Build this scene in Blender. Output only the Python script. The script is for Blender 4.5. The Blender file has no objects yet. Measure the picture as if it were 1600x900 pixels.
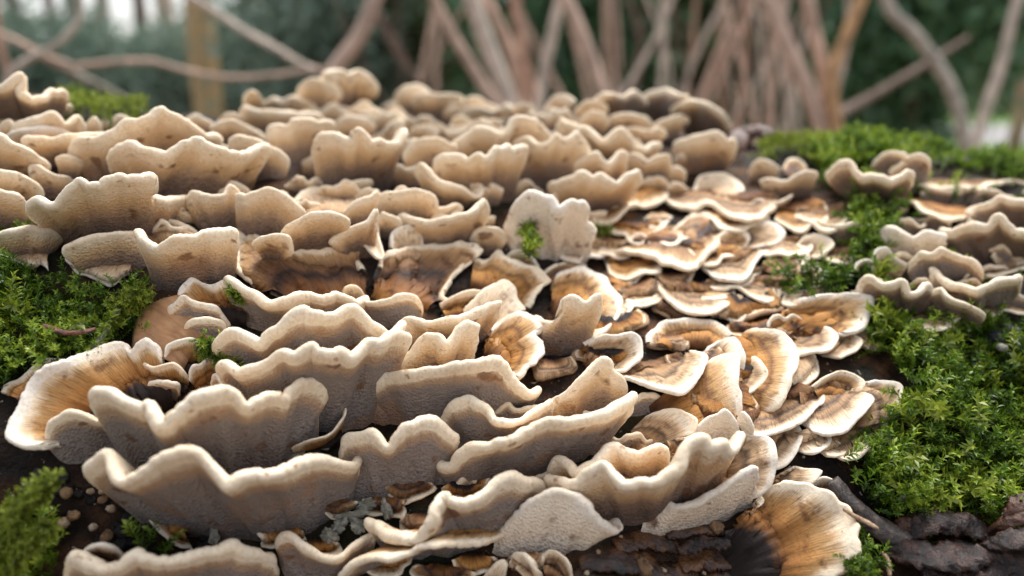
import bpy, math, random
import numpy as np
from mathutils import Vector, Matrix

# ------------------------------------------------------------------ camera, sky, sun, exposure
S = bpy.context.scene
COL = S.collection
R = math.radians
random.seed(7); RNG = np.random.default_rng(11)
CAM = np.array((0.0, 0.0, 0.70)); PITCH = R(15); FPX = 1200.0
cam = bpy.data.cameras.new('camera'); cam.sensor_width = 36; cam.lens = 36*FPX/1600
cam.clip_start = 0.01; cam.clip_end = 400
cam.dof.use_dof = True; cam.dof.focus_distance = 0.252; cam.dof.aperture_fstop = 5.2
camo = bpy.data.objects.new('camera', cam); COL.objects.link(camo)
camo.location = CAM; camo.rotation_euler = (R(90)-PITCH, 0, 0)
S.camera = camo
SUN_EL, SUN_AZ = 62, 20          # azimuth measured clockwise from +Y
w = bpy.data.worlds.new('World'); S.world = w; w.use_nodes = True
nt = w.node_tree; bg = nt.nodes['Background']
sky = nt.nodes.new('ShaderNodeTexSky'); sky.sky_type = 'NISHITA'; sky.sun_disc = False
sky.sun_elevation = R(SUN_EL); sky.sun_rotation = R(SUN_AZ); sky.dust_density = 4; sky.air_density = 1.0; sky.ozone_density = 1.0
hs = nt.nodes.new('ShaderNodeHueSaturation'); hs.inputs['Saturation'].default_value = 0.35
nt.links.new(sky.outputs[0], hs.inputs['Color']); nt.links.new(hs.outputs[0], bg.inputs['Color'])
bg.inputs['Strength'].default_value = 0.14
sun = bpy.data.lights.new('sun', 'SUN'); sun.energy = 1.2; sun.angle = R(35); sun.color = (1, 0.975, 0.94)
suno = bpy.data.objects.new('sun', sun); COL.objects.link(suno)
suno.rotation_euler = (R(90-SUN_EL), 0, R(180-SUN_AZ)); suno.location = (0, 0, 5)
S.view_settings.view_transform = 'Standard'; S.view_settings.look = 'None'
S.view_settings.exposure = 1.27; S.view_settings.gamma = 1; S.view_settings.use_curve_mapping = False
S.render.engine = 'CYCLES'
S.cycles.use_denoising = True
S.cycles.max_bounces = 8; S.cycles.diffuse_bounces = 5; S.cycles.transparent_max_bounces = 8
S.cycles.use_adaptive_sampling = False

# ------------------------------------------------------------------ helpers
def tag(o, label=None, cat=None, group=None, kind=None):
    if label: o['label'] = label
    if cat: o['category'] = cat
    if group: o['group'] = group
    if kind: o['kind'] = kind
    return o
def empty(name, loc):
    o = bpy.data.objects.new(name, None); COL.objects.link(o); o.location = loc; o.empty_display_size = .01
    return o
def mesh_obj(name, V, F, mat, parent=None, smooth=True, origin=None, attrs=None, normals=None, uv=None):
    V = np.asarray(V, float)
    if origin is not None: V = V - np.asarray(origin)
    me = bpy.data.meshes.new(name)
    if isinstance(F, np.ndarray):
        k = F.shape[1]; n = len(F)
        me.vertices.add(len(V)); me.vertices.foreach_set('co', V.astype(np.float32).ravel())
        me.loops.add(n*k); me.loops.foreach_set('vertex_index', F.astype(np.int32).ravel())
        me.polygons.add(n); me.polygons.foreach_set('loop_start', np.arange(0, n*k, k, dtype=np.int32))
        me.update(calc_edges=True)
    else:
        me.from_pydata(V.tolist(), [], F)
    if smooth: me.polygons.foreach_set('use_smooth', np.ones(len(me.polygons), bool))
    for an, av in (attrs or {}).items():
        a = me.attributes.new(an, 'FLOAT', 'POINT'); a.data.foreach_set('value', np.asarray(av, np.float32))
    if uv is not None:
        l = me.uv_layers.new(name='fan'); idx = np.empty(len(me.loops), np.int32); me.loops.foreach_get('vertex_index', idx)
        l.data.foreach_set('uv', np.asarray(uv, np.float32)[idx].ravel())
    if normals is not None:
        me.normals_split_custom_set_from_vertices(np.asarray(normals, float).tolist())
    me.materials.append(mat)
    o = bpy.data.objects.new(name, me); COL.objects.link(o)
    if parent is not None: o.parent = parent
    elif origin is not None: o.location = origin
    return o
def ray(u, v):
    d = np.array(((u-800)/FPX, 0, 0)) + np.array((0, math.cos(PITCH), -math.sin(PITCH))) - (v-450)/FPX*np.array((0, math.sin(PITCH), math.cos(PITCH)))
    return d/np.linalg.norm(d)
def rays(P):
    P = np.asarray(P, float); a = (P[:, 0]-800)/FPX; b = -(P[:, 1]-450)/FPX
    d = np.stack([a, math.cos(PITCH)+b*math.sin(PITCH), -math.sin(PITCH)+b*math.cos(PITCH)], 1)
    return d/np.linalg.norm(d, axis=1)[:, None]
def project(P):
    q = np.asarray(P)-CAM; f = q[:, 1]*math.cos(PITCH)-q[:, 2]*math.sin(PITCH); up = q[:, 1]*math.sin(PITCH)+q[:, 2]*math.cos(PITCH)
    f = np.where(np.abs(f) < 1e-6, 1e-6, f)
    return np.stack([800+FPX*q[:, 0]/f, 450-FPX*up/f], 1), f

# ------------------------------------------------------------------ the log as a surface
AX0 = np.array((0, 0.46, 0.308)); YAW, TILT, R0 = R(0.5), R(5.2), 0.36
AXD = np.array((math.cos(YAW)*math.cos(TILT), math.sin(YAW)*math.cos(TILT), -math.sin(TILT)))
AXS = np.array((-math.sin(YAW), math.cos(YAW), 0.0))           # away from the camera
AXU = np.cross(AXD, AXS)
def log_bump(s, th):
    q = th*R0
    return (.006*np.sin(11*s+2.1*np.sin(7*q)+.6)+.005*np.sin(17*q+9*s)+.004*np.sin(31*s-23*q+1.3)
            + .0022*np.sin(61*q+37*s+2*np.sin(41*s))+.0016*np.sin(97*s-71*q)+.0009*np.sin(190*q+60*s)+.0007*np.sin(230*s+40*q))
def log_F(p):
    q = p-AX0; s = q@AXD; y = q@AXS; z = q@AXU
    return np.hypot(y, z)-(R0+log_bump(s, np.arctan2(y, z)))
def log_pt(s, th, off=0):
    r = R0+log_bump(s, th)+off
    return AX0+np.multiply.outer(s, AXD)+(r*np.sin(th))[..., None]*AXS+(r*np.cos(th))[..., None]*AXU
def clear_log(G, gap):
    """push points that would sink into the log back out along their sight line"""
    sh = G.shape; q = G.reshape(-1, 3); d = np.linalg.norm(q-CAM, axis=1); D = (q-CAM)/d[:, None]; t = np.maximum(d-.07, .05); done = np.zeros(len(q), bool)
    for _ in range(70):
        f = log_F(CAM+D*t[:, None]); done |= f < 3e-4
        if (done | (t > d)).all(): break
        t = np.where(done | (t > d), t, t+np.clip(f*.7, 3e-4, .02))
    lim = np.where(done, t, 9)-np.broadcast_to(gap, sh[:-1]).ravel()
    return (CAM+D*np.minimum(d, lim)[:, None]).reshape(sh)
def hit_many(P):
    """distance along each pixel ray to the log; where a ray passes over the crest, the distance of closest approach"""
    D = rays(P); t = np.full(len(D), .1); done = np.zeros(len(D), bool); best = np.full(len(D), 9.); tb = t.copy()
    for _ in range(260):
        f = log_F(CAM+D*t[:, None])
        m = (f < best) & ~done; best[m] = f[m]; tb[m] = t[m]
        done |= f < 2e-4
        t = np.where(done, t, t+np.clip(f*.6, 2e-4, .02))
        if done.all(): break
    return np.where(done, t, tb), done
def hitpt(u, v):
    for _ in range(60):
        t, ok = hit_many([(u, v)])
        if ok[0]: return CAM+ray(u, v)*t[0], t[0]
        v += 2
    return CAM+ray(u, v)*t[0], t[0]

# ------------------------------------------------------------------ materials
class NT:
    def __init__(s, name):
        s.m = bpy.data.materials.new(name); s.m.use_nodes = True; s.t = s.m.node_tree; s.b = s.t.nodes['Principled BSDF']
        s.b.inputs['Specular IOR Level'].default_value = .25
    def n(s, typ, **k):
        x = s.t.nodes.new('ShaderNode'+typ)
        for a, v in k.items():
            if a in x.inputs.keys(): x.inputs[a].default_value = v
            else: setattr(x, a, v)
        return x
    def l(s, a, b): s.t.links.new(a, b)
    def math(s, op, a, b=None, clamp=False):
        x = s.t.nodes.new('ShaderNodeMath'); x.operation = op; x.use_clamp = clamp
        for i, v in enumerate((a, b)):
            if v is None: continue
            if isinstance(v, (int, float)): x.inputs[i].default_value = v
            else: s.l(v, x.inputs[i])
        return x.outputs[0]
    def ramp(s, fac, stops, interp='LINEAR'):
        x = s.t.nodes.new('ShaderNodeValToRGB'); e = x.color_ramp.elements; x.color_ramp.interpolation = interp
        while len(e) < len(stops): e.new(.5)
        for el, (p, c) in zip(e, stops): el.position = p; el.color = (*c, 1) if len(c) == 3 else c
        s.l(fac, x.inputs[0]); return x.outputs[0]
    def mix(s, f, a, b, typ='MIX'):
        x = s.t.nodes.new('ShaderNodeMix'); x.data_type = 'RGBA'; x.blend_type = typ
        for i, v in ((0, f), (6, a), (7, b)):
            if isinstance(v, (int, float)): x.inputs[i].default_value = v
            elif isinstance(v, tuple): x.inputs[i].default_value = (*v, 1)
            else: s.l(v, x.inputs[i])
        return x.outputs[2]
    def noise(s, scale, detail=4, rough=.55, vec=None, dist=0):
        x = s.n('TexNoise'); x.inputs['Scale'].default_value = scale; x.inputs['Detail'].default_value = detail
        x.inputs['Roughness'].default_value = rough; x.inputs['Distortion'].default_value = dist
        if vec is not None: s.l(vec, x.inputs['Vector'])
        return x.outputs['Fac']
    def vec(s, kind='Object', scale=None, name=None):
        if kind == 'UV': x = s.n('UVMap', uv_map=name or 'fan').outputs[0]
        else: x = s.n('TexCoord').outputs[kind]
        if scale:
            m = s.n('Mapping'); m.inputs['Scale'].default_value = scale; s.l(x, m.inputs[0]); x = m.outputs[0]
        return x
    def geo(s):
        return s.n('NewGeometry').outputs['Position']
    def bump(s, h, strength, dist, prev=None):
        x = s.n('Bump'); x.inputs['Strength'].default_value = strength; x.inputs['Distance'].default_value = dist
        s.l(h, x.inputs['Height'])
        if prev is not None: s.l(prev, x.inputs['Normal'])
        return x.outputs[0]
    def out(s, col, rough=.8, nrm=None):
        if isinstance(col, tuple): s.b.inputs['Base Color'].default_value = (*col, 1)
        else: s.l(col, s.b.inputs['Base Color'])
        if isinstance(rough, (int, float)): s.b.inputs['Roughness'].default_value = rough
        else: s.l(rough, s.b.inputs['Roughness'])
        if nrm is not None: s.l(nrm, s.b.inputs['Normal'])
        return s.m
CREAM = (.83, .68, .49); WHITE = (.77, .665, .52)
DARK = (.022, .012, .009); BROWN = (.15, .062, .022); OCHRE = (.42, .20, .055); TAN = (.56, .36, .19); LTAN = (.60, .43, .27); GREYB = (.16, .11, .085)
def cap_mat(name, stops, wet=.75):
    T = NT(name); rad = T.n('Attribute', attribute_name='rad').outputs['Fac']; rnd = T.n('ObjectInfo').outputs['Random']
    pos = T.geo()
    n1 = T.noise(70, 4, .6, pos); n2 = T.noise(1, 3, .6, T.vec('UV', (260, 40, 1)))
    r2 = T.math('ADD', rad, T.math('MULTIPLY', T.math('SUBTRACT', n1, .5), .30))
    r2 = T.math('ADD', r2, T.math('MULTIPLY', T.math('SUBTRACT', n2, .5), .20))
    r2 = T.math('ADD', r2, T.math('MULTIPLY', T.math('SUBTRACT', rnd, .5), .06))
    c = T.ramp(r2, stops)
    fib = T.noise(1, 3, .7, T.vec('UV', (2600, 170, 1)))
    c = T.mix(1, c, T.ramp(fib, [(.28, (.40, .36, .33)), (.5, (1, 1, 1)), (.75, (1.25, 1.22, 1.18))]), 'MULTIPLY')
    blot = T.noise(160, 5, .65, pos)
    c = T.mix(1, c, T.ramp(blot, [(.33, (.42, .35, .33)), (.47, (1, 1, 1))]), 'MULTIPLY')
    edge = T.ramp(T.math('ADD', rad, T.math('MULTIPLY', T.math('SUBTRACT', n2, .5), .10)), [(.90, (0, 0, 0)), (.975, (1, 1, 1))])
    c = T.mix(edge, c, T.mix(T.noise(300, 3, .6, pos), CREAM, WHITE))
    b = T.bump(fib, .55, .0006); b = T.bump(T.noise(420, 3, .6, pos), .5, .0006, b)
    b = T.bump(T.noise(1, 2, .5, T.math('MULTIPLY', rad, 22)), .35, .0007, b)
    return T.out(c, wet, b)
def sss(T):
    T.b.inputs['Subsurface Weight'].default_value = .0; T.b.inputs['Subsurface Radius'].default_value = (1.0, .55, .25); T.b.inputs['Subsurface Scale'].default_value = .0022
def margin_mat(name, c1, c2):
    T = NT(name); pos = T.geo()
    n = T.noise(90, 4, .6, pos); c = T.mix(T.ramp(n, [(.35, (0, 0, 0)), (.65, (1, 1, 1))]), c1, c2)
    fine = T.noise(900, 3, .7, pos)
    c = T.mix(1, c, T.ramp(fine, [(.3, (.8, .76, .72)), (.55, (1, 1, 1))]), 'MULTIPLY')
    spots = T.noise(240, 2, .5, pos)
    c = T.mix(1, c, T.ramp(spots, [(.26, (.55, .42, .33)), (.34, (1, 1, 1))]), 'MULTIPLY')
    b = T.bump(T.noise(700, 4, .7, pos), .6, .0005)
    sss(T)
    return T.out(c, .7, b)
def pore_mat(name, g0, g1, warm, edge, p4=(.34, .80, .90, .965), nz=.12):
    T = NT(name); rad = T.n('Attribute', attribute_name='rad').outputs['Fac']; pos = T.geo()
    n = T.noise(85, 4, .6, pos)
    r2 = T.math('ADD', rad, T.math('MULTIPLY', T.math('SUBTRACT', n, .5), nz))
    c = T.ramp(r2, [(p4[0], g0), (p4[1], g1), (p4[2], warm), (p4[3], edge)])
    vo = T.n('TexVoronoi'); vo.inputs['Scale'].default_value = 1150; T.l(pos, vo.inputs['Vector'])
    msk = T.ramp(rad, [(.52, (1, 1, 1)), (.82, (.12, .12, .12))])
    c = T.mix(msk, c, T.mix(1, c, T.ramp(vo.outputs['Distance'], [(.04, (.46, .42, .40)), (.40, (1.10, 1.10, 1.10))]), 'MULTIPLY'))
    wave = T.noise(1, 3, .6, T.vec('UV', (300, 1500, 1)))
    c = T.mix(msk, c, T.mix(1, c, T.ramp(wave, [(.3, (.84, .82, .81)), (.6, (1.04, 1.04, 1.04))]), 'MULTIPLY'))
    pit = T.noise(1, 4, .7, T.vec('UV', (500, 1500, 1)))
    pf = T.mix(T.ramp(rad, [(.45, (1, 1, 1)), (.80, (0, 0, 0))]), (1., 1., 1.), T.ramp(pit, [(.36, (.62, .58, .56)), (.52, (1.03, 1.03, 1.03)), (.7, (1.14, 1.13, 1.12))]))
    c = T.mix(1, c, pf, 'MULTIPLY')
    sp = T.noise(130, 2, .5, pos)
    c = T.mix(T.ramp(sp, [(.30, (.8, .8, .8)), (.375, (0, 0, 0))]), c, (.16, .075, .035))
    rust = T.noise(48, 3, .6, pos)
    c = T.mix(T.ramp(rust, [(.57, (0, 0, 0)), (.72, (.6, .6, .6))]), c, (.36, .17, .07))
    b = T.bump(vo.outputs['Distance'], .8, .0006); b = T.bump(wave, .25, .0005, b)
    return T.out(c, .85, b)
M = {}
M['o'] = cap_mat('cap_ochre', [(.0, (.035, .018, .011)), (.22, BROWN), (.40, (.34, .15, .035)), (.60, (.44, .22, .065)), (.70, (.20, .095, .04)), (.77, (.46, .27, .11)), (.86, TAN), (.95, CREAM)])
M['d'] = cap_mat('cap_dark', [(.0, OCHRE), (.18, (.30, .13, .04)), (.34, BROWN), (.48, (.028, .017, .014)), (.58, (.16, .08, .04)), (.74, (.28, .15, .065)), (.86, (.46, .28, .13)), (.96, CREAM)], .6)
M['p'] = cap_mat('cap_pale', [(.0, (.10, .045, .018)), (.26, (.26, .135, .06)), (.48, (.40, .25, .13)), (.60, (.13, .085, .055)), (.68, (.48, .32, .18)), (.78, (.36, .24, .14)), (.86, LTAN), (.96, WHITE)])
M['t'] = cap_mat('cap_tan', [(.0, DARK), (.24, (.20, .09, .04)), (.46, (.42, .25, .12)), (.58, (.12, .08, .06)), (.66, (.40, .25, .135)), (.76, (.24, .15, .09)), (.84, (.56, .40, .25)), (.96, WHITE)])
M['k'] = cap_mat('cap_dark_base', [(.0, (.015, .010, .008)), (.40, (.020, .013, .012)), (.52, (.26, .11, .03)), (.70, (.42, .20, .06)), (.84, (.44, .26, .11)), (.96, CREAM)])
M['w'] = cap_mat('cap_white', [(.0, (.20, .11, .055)), (.35, (.46, .30, .17)), (.65, LTAN), (.92, CREAM)])
M['margin'] = margin_mat('margin_cream', (.82, .67, .48), (.86, .75, .58)); M['margin_white'] = margin_mat('margin_white', (.79, .68, .53), (.83, .76, .66)); M['margin_brown'] = margin_mat('margin_brown', (.20, .11, .055), (.42, .28, .16))
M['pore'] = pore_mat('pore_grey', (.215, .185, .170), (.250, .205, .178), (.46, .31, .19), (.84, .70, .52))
M['pore_warm'] = pore_mat('pore_warm', (.140, .102, .084), (.26, .178, .125), (.66, .45, .25), (.86, .71, .52), (.34, .57, .80, .955), .22)  # pore pigment, with belly shade and amber rim glow painted into the ramp
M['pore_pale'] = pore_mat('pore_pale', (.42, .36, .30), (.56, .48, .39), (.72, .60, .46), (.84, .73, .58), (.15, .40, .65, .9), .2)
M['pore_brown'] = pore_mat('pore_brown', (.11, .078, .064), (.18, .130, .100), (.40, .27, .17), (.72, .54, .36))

# ------------------------------------------------------------------ bracket builder
def catmull(P, n):
    P = np.asarray(P, float); Q = np.vstack([2*P[0]-P[1], P, 2*P[-1]-P[-2]]); out = []
    for i in range(1, len(Q)-2):
        t = np.linspace(0, 1, 13)[:-1, None]; p0, p1, p2, p3 = Q[i-1:i+3]
        out.append(.5*((2*p1)+(-p0+p2)*t+(2*p0-5*p1+4*p2-p3)*t**2+(-p0+3*p1-3*p2+p3)*t**3))
    C = np.vstack(out+[P[-1:]]); L = np.r_[0, np.cumsum(np.linalg.norm(np.diff(C, axis=0), axis=1))]
    s = np.linspace(0, L[-1], n)
    return np.stack([np.interp(s, L, C[:, k]) for k in range(P.shape[1])], 1), L[-1]
def smooth1(A, sig):
    n = len(A); k = int(3*sig)+1; x = np.arange(-k, k+1); g = np.exp(-.5*(x/sig)**2); g /= g.sum()
    B = np.vstack([2*A[0]-A[k:0:-1] if n > k else np.repeat(A[:1], k, 0), A, 2*A[-1]-A[-2:-k-2:-1] if n > k+1 else np.repeat(A[-1:], k, 0)])
    return np.stack([np.convolve(B[:, j], g, 'valid')[:n] for j in range(A.shape[1])], 1)
def unit(v): return v/np.maximum(np.linalg.norm(v, axis=-1, keepdims=True), 1e-12)
def nums(s):
    a = [float(x) for x in s.replace(',', ' ').split()]; return np.array(a).reshape(-1, 2)
NB = 0
def K(label, mode, cap, rim, base, h=1.0, grp=None, pw=None, pore='pore', margin='margin', th=1.0, name='bracket_fungus', cat='bracket fungus', lift=0.0, raw=False, ends=True):
    """mode u: underside turned to the viewer; t: cap seen from above, rim hanging in front; c: cap seen, rim standing up behind"""
    global NB; NB += 1
    rg = np.random.default_rng(100+NB)
    rim = nums(rim); base = nums(base)
    if len(base) == 1: base = np.vstack([base-(6, 0), base+(6, 0)])
    if mode == 'u' and not raw and ends:
        bw = base.mean(0)+(base-base.mean(0))*(1.25, 1.0); e0, e1 = (bw[0], bw[-1])
        rim = np.vstack([rim[:1]+.30*(e0-rim[0]), rim, rim[-1:]+.30*(e1-rim[-1])])
    if mode == 't' and not raw: cc = base.mean(0); rim = cc+(rim-cc)*1.09
    L = np.linalg.norm(np.diff(rim, axis=0), axis=1).sum(); N = int(np.clip(L/4.2, 22, 110))
    rp, L = catmull(rim, N)
    x = np.linspace(0, 1, N); jit = np.zeros((N, 2))
    for k in (5, 9, 14, 23):                                     # small natural crenulation of the margin
        f = k*L/200; jit += np.stack([np.sin(6.28*f*x+rg.uniform(0, 6.28)), np.sin(6.28*f*x+rg.uniform(0, 6.28))], 1)*rg.uniform(.35, 1)*{5: 1.7, 9: 1.5, 14: 1.0, 23: .5}[k]*(.55+.45*np.sin(x*L/37+k))[:, None]
    rp = rp+jit*np.clip(L/260, .35, 1.0)
    if mode == 'u': cc = base.mean(0); base = cc+(base-cc)*(1.25, 1.0)
    if mode == 't': cc = rim.mean(0); base = cc+(base-cc)*(1.3, 1.3)
    bp, _ = catmull(base, N)
    sb, _ = hit_many(base); bm = float(sb.mean())
    bpts = np.stack([hitpt(*b)[0] for b in base]); B, _ = catmull(bpts, N)
    sr, _ = hit_many(rp); D = rays(rp)
    W = L*bm/FPX*.75
    prof = .10+.90*np.sin(np.pi*np.clip(x, .001, .999))**.7
    if mode == 'u':
        hh = float(np.clip(.45*W, .010, .042))*h; d = np.minimum(sr, bm*1.01)-hh*prof; p0 = 1.0
    elif mode == 't':
        hh = float(np.clip(.35*W, .006, .016))*h; d = sr-hh*prof; p0 = .8
    else:
        hh = .007*h; d = sr-hh*(.5+.5*prof); p0 = 1.1
    wob = sum(np.sin(x*6.28*f*L/150+rg.uniform(0, 6.28))*a for f, a in ((.9, .5), (1.7, .4), (3.3, .25)))
    d = d-lift+wob*min(.0034, W*.06)*(1 if mode != 'u' else .6)
    d = smooth1(d[:, None], max(2, N/22))[:, 0]
    Rm = CAM+D*d[:, None]
    inward = unit(AX0+np.outer((B-AX0)@AXD, AXD)-B); B = B+inward*.004-lift*rays(bp)*.6
    Rm = Rm-unit(Rm-B)*.0015*1.1*float(np.clip(W/.045, .55, 1.15))*th
    Sm = smooth1(Rm, max(2.5, N/(4.2 if mode == 'u' else 7)))
    nr = 16; rr = np.linspace(0, 1, nr)**.8
    pw = pw or p0
    view = unit(B.mean(0)-CAM)
    def P(r):
        lat = B+(Sm-B)*r; base_d = (Sm-B)@view
        q = lat+np.outer(base_d*(np.sign(r)*abs(r)**pw-r), view)
        return q+(Rm-Sm)*(max(r, 0)**(2.5 if mode == 'u' else 1.8))
    G = np.stack([P(r) for r in rr])                              # nr x N x 3
    if mode != 'u': G = clear_log(G, (.0045*np.clip((rr-.04)/.25, 0, 1)-.003*(rr < .04))[:, None])
    # radial folds and small unevenness
    fold = sum(np.sin(x*6.28*f*L/150+rg.uniform(0, 6.28))*a for f, a in ((1.1, .6), (2.3, .35), (4.1, .2)))
    dr = np.gradient(G, axis=0); dt = np.gradient(G, axis=1)
    Nn = unit(np.cross(dt, dr))
    Nn = unit(sum(np.roll(Nn, k, 1) if False else Nn for k in (0,)))
    s = np.sign((Nn@view).mean()) or 1
    if mode != 'u': s = -s
    Nn = Nn*s
    G = G+Nn*(fold[None, :, None]*(.0009*np.sin(np.pi*rr)**1.0*min(1, W/.04))[:, None, None])
    T0 = unit(G[-1]-G[-2])
    t0 = .00145*np.clip(W/.045, .55, 1.15)*th*(1 if mode == 'u' else .68)
    ht = t0*(1+.9*(1-rr))*(1+.12*np.sin(3+x*17)[None].T).T if False else (t0*(1+.9*(1-rr)))[:, None]*(1+.13*np.sin(x*9+rg.uniform(0, 6))+.09*np.sin(x*31+rg.uniform(0, 6)))[None]
    rings, rad = [], []
    for i in range(nr): rings.append(G[i]+Nn[i]*ht[i][:, None]); rad.append(rr[i])
    for a in (30, 60, 90, 120, 150):
        rings.append(G[-1]+ht[-1][:, None]*(math.sin(R(a))*T0*1.15+math.cos(R(a))*Nn[-1])); rad.append(1.0)
    for i in range(nr-1, -1, -1): rings.append(G[i]-Nn[i]*ht[i][:, None]); rad.append(rr[i])
    A = np.stack(rings); m = len(rings)
    rads = np.repeat(np.array(rad)[:, None], N, 1)
    Lr = np.linalg.norm(Rm-B, axis=1).mean()
    uv = np.stack([np.repeat((x*W*.75+NB*.37)[None], m, 0), rads*Lr+NB*.11], -1)
    ii, jj = np.meshgrid(np.arange(m-1), np.arange(N-1), indexing='ij')
    F = np.stack([ii*N+jj, (ii+1)*N+jj, (ii+1)*N+jj+1, ii*N+jj+1], -1)
    V = A.reshape(-1, 3)
    fl = F.reshape(-1, 4); fn = np.cross(V[fl[:, 2]]-V[fl[:, 0]], V[fl[:, 3]]-V[fl[:, 1]])
    if (fn.reshape(m-1, N-1, 3)[:nr-2].reshape(-1, 3)*(Nn[:nr-2, :-1].reshape(-1, 3))).sum() < 0: F = F[..., ::-1]; fn = -fn
    vn = np.zeros_like(V)
    for k in range(4): np.add.at(vn, F.reshape(-1, 4)[:, k], fn)
    vn = unit(vn)
    org = bpts.mean(0)
    e = empty(name, org); tag(e, label, cat, grp)
    km = next(i for i in range(nr) if rr[i] >= .925) ; kb = m-1-km
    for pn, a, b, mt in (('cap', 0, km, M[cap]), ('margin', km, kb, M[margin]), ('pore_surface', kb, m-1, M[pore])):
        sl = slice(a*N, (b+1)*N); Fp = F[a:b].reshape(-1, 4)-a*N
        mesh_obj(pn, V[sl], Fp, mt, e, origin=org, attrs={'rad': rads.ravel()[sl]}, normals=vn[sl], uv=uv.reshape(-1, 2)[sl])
    return e
# ------------------------------------------------------------------ ground, path, log
def plain_noise_mat(name, stops, scale, rough=.9, bs=.5, bd=.01, det=6):
    T = NT(name); pos = T.geo(); n = T.noise(scale, det, .62, pos)
    return T.out(T.ramp(n, stops), rough, T.bump(T.noise(scale*3, 4, .6, pos), bs, bd))
M['litter'] = plain_noise_mat('leaf_litter', [(.3, (.035, .022, .012)), (.45, (.10, .06, .03)), (.6, (.17, .105, .055)), (.72, (.06, .07, .02))], 9)
M['grass'] = plain_noise_mat('grass_green', [(.3, (.05, .10, .015)), (.6, (.10, .19, .03)), (.8, (.16, .24, .05))], 12)
M['path'] = plain_noise_mat('path_grey', [(.3, (.20, .195, .19)), (.7, (.28, .27, .265))], 20)
gx = 160.0
def sheet(name, pts, z, mat):
    V = [(x, y, z) for x, y in pts]; o = mesh_obj(name, V, [list(range(len(V)))], mat, smooth=False); tag(o, kind='structure'); return o
sheet('ground', [(-gx, -gx), (gx, -gx), (gx, gx*1.8), (-gx, gx*1.8)], 0, M['litter'])
sheet('lawn', [(3.2, 4.6), (30, 3.0), (70, 60), (12, 40), (5.2, 13)], .006, M['grass'])
sheet('path', [(5.4, 9.0), (30, 9.6), (30, 14.2), (6.6, 13.2), (5.8, 11)], .012, M['path'])

def log_mat():
    T = NT('log_bark'); pos = T.geo()
    n = T.noise(38, 6, .65, pos); n2 = T.noise(140, 5, .7, pos); n3 = T.noise(15, 3, .5, pos)
    c = T.ramp(n, [(.34, (.005, .004, .003)), (.48, (.018, .011, .008)), (.58, (.055, .026, .013)), (.70, (.14, .065, .026)), (.82, (.24, .13, .06))])
    c = T.mix(1, c, T.ramp(n2, [(.3, (.35, .33, .32)), (.5, (1, 1, 1)), (.72, (1.3, 1.25, 1.2))]), 'MULTIPLY')
    wt = T.noise(420, 2, .5, pos)
    c = T.mix(T.ramp(wt, [(.70, (0, 0, 0)), (.75, (.8, .8, .8))]), c, (.55, .47, .38))
    gr = T.ramp(n3, [(.50, (0, 0, 0)), (.62, (.75, .75, .75))])
    c = T.mix(gr, c, T.mix(n2, (.008, .011, .005), (.020, .026, .010)))
    b = T.bump(n, 1, .006); b = T.bump(n2, .9, .0025, b)
    T.b.inputs['Specular IOR Level'].default_value = .15; return T.out(c, T.ramp(n2, [(.3, (.45,)*3), (.6, (.9,)*3)]), b)
M['log'] = log_mat()
ns, nth = 520, 300
sg = np.sign(np.linspace(-1, 1, ns))*np.abs(np.linspace(-1, 1, ns))**1.7*1.6
tg0 = np.linspace(-1, 1, nth); tg = -.55+np.sign(tg0)*np.abs(tg0)**1.5*math.pi
SS, TT = np.meshgrid(sg, tg, indexing='ij')
V = log_pt(SS.ravel(), TT.ravel()) if False else (AX0+SS.ravel()[:, None]*AXD+((R0+log_bump(SS, TT)).ravel()*np.sin(TT.ravel()))[:, None]*AXS+((R0+log_bump(SS, TT)).ravel()*np.cos(TT.ravel()))[:, None]*AXU)
ii, jj = np.meshgrid(np.arange(ns-1), np.arange(nth), indexing='ij'); j2 = (jj+1) % nth
F = np.stack([ii*nth+jj, ii*nth+j2, (ii+1)*nth+j2, (ii+1)*nth+jj], -1).reshape(-1, 4)
le = empty('fallen_log', AX0-np.array((0, 0, R0))); tag(le, 'thick decaying fallen log carrying the brackets and moss', 'log')
mesh_obj('bark', V, F, M['log'], le, origin=AX0-np.array((0, 0, R0)))
M['endwood'] = plain_noise_mat('end_wood', [(.3, (.10, .06, .03)), (.6, (.25, .16, .08)), (.8, (.33, .22, .12))], 30)
for k in (0, ns-1):
    ring = V[k*nth:(k+1)*nth]; c = ring.mean(0)
    mesh_obj('cut_end', np.vstack([ring, c[None]]), [[i, (i+1) % nth, nth] for i in range(nth)], M['endwood'], le, smooth=False, origin=AX0-np.array((0, 0, R0)))

# ------------------------------------------------------------------ bracket fungi, each from the outline of its margin
# --- left shoulder of the log
g1 = 'cream brackets on the left shoulder'
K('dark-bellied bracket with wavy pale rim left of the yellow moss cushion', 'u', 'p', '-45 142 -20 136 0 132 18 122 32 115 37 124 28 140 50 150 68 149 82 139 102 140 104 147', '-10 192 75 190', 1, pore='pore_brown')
K('tiny pale lobe tucked under the dark-bellied bracket beside yellow moss', 'u', 'w', '82 158 95 164 110 162 114 170', '90 182', .6, pore='pore_warm')
K('pale bracket lying under the dark-bellied one, its top in view', 'c', 'w', '-40 175 -20 166 5 161 28 164 44 178 46 190', '-15 200')
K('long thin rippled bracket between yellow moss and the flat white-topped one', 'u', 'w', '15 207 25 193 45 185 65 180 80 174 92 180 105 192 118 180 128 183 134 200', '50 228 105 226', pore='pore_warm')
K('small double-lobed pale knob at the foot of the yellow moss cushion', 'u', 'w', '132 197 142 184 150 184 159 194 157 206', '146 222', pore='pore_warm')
K('flat white-topped bracket resting just above a smooth amber-shaded one', 'u', 'w', '8 212 22 203 45 199 80 197 105 203 116 212', '35 235 95 235', .8, margin='margin_white', pore='pore_warm')
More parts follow.
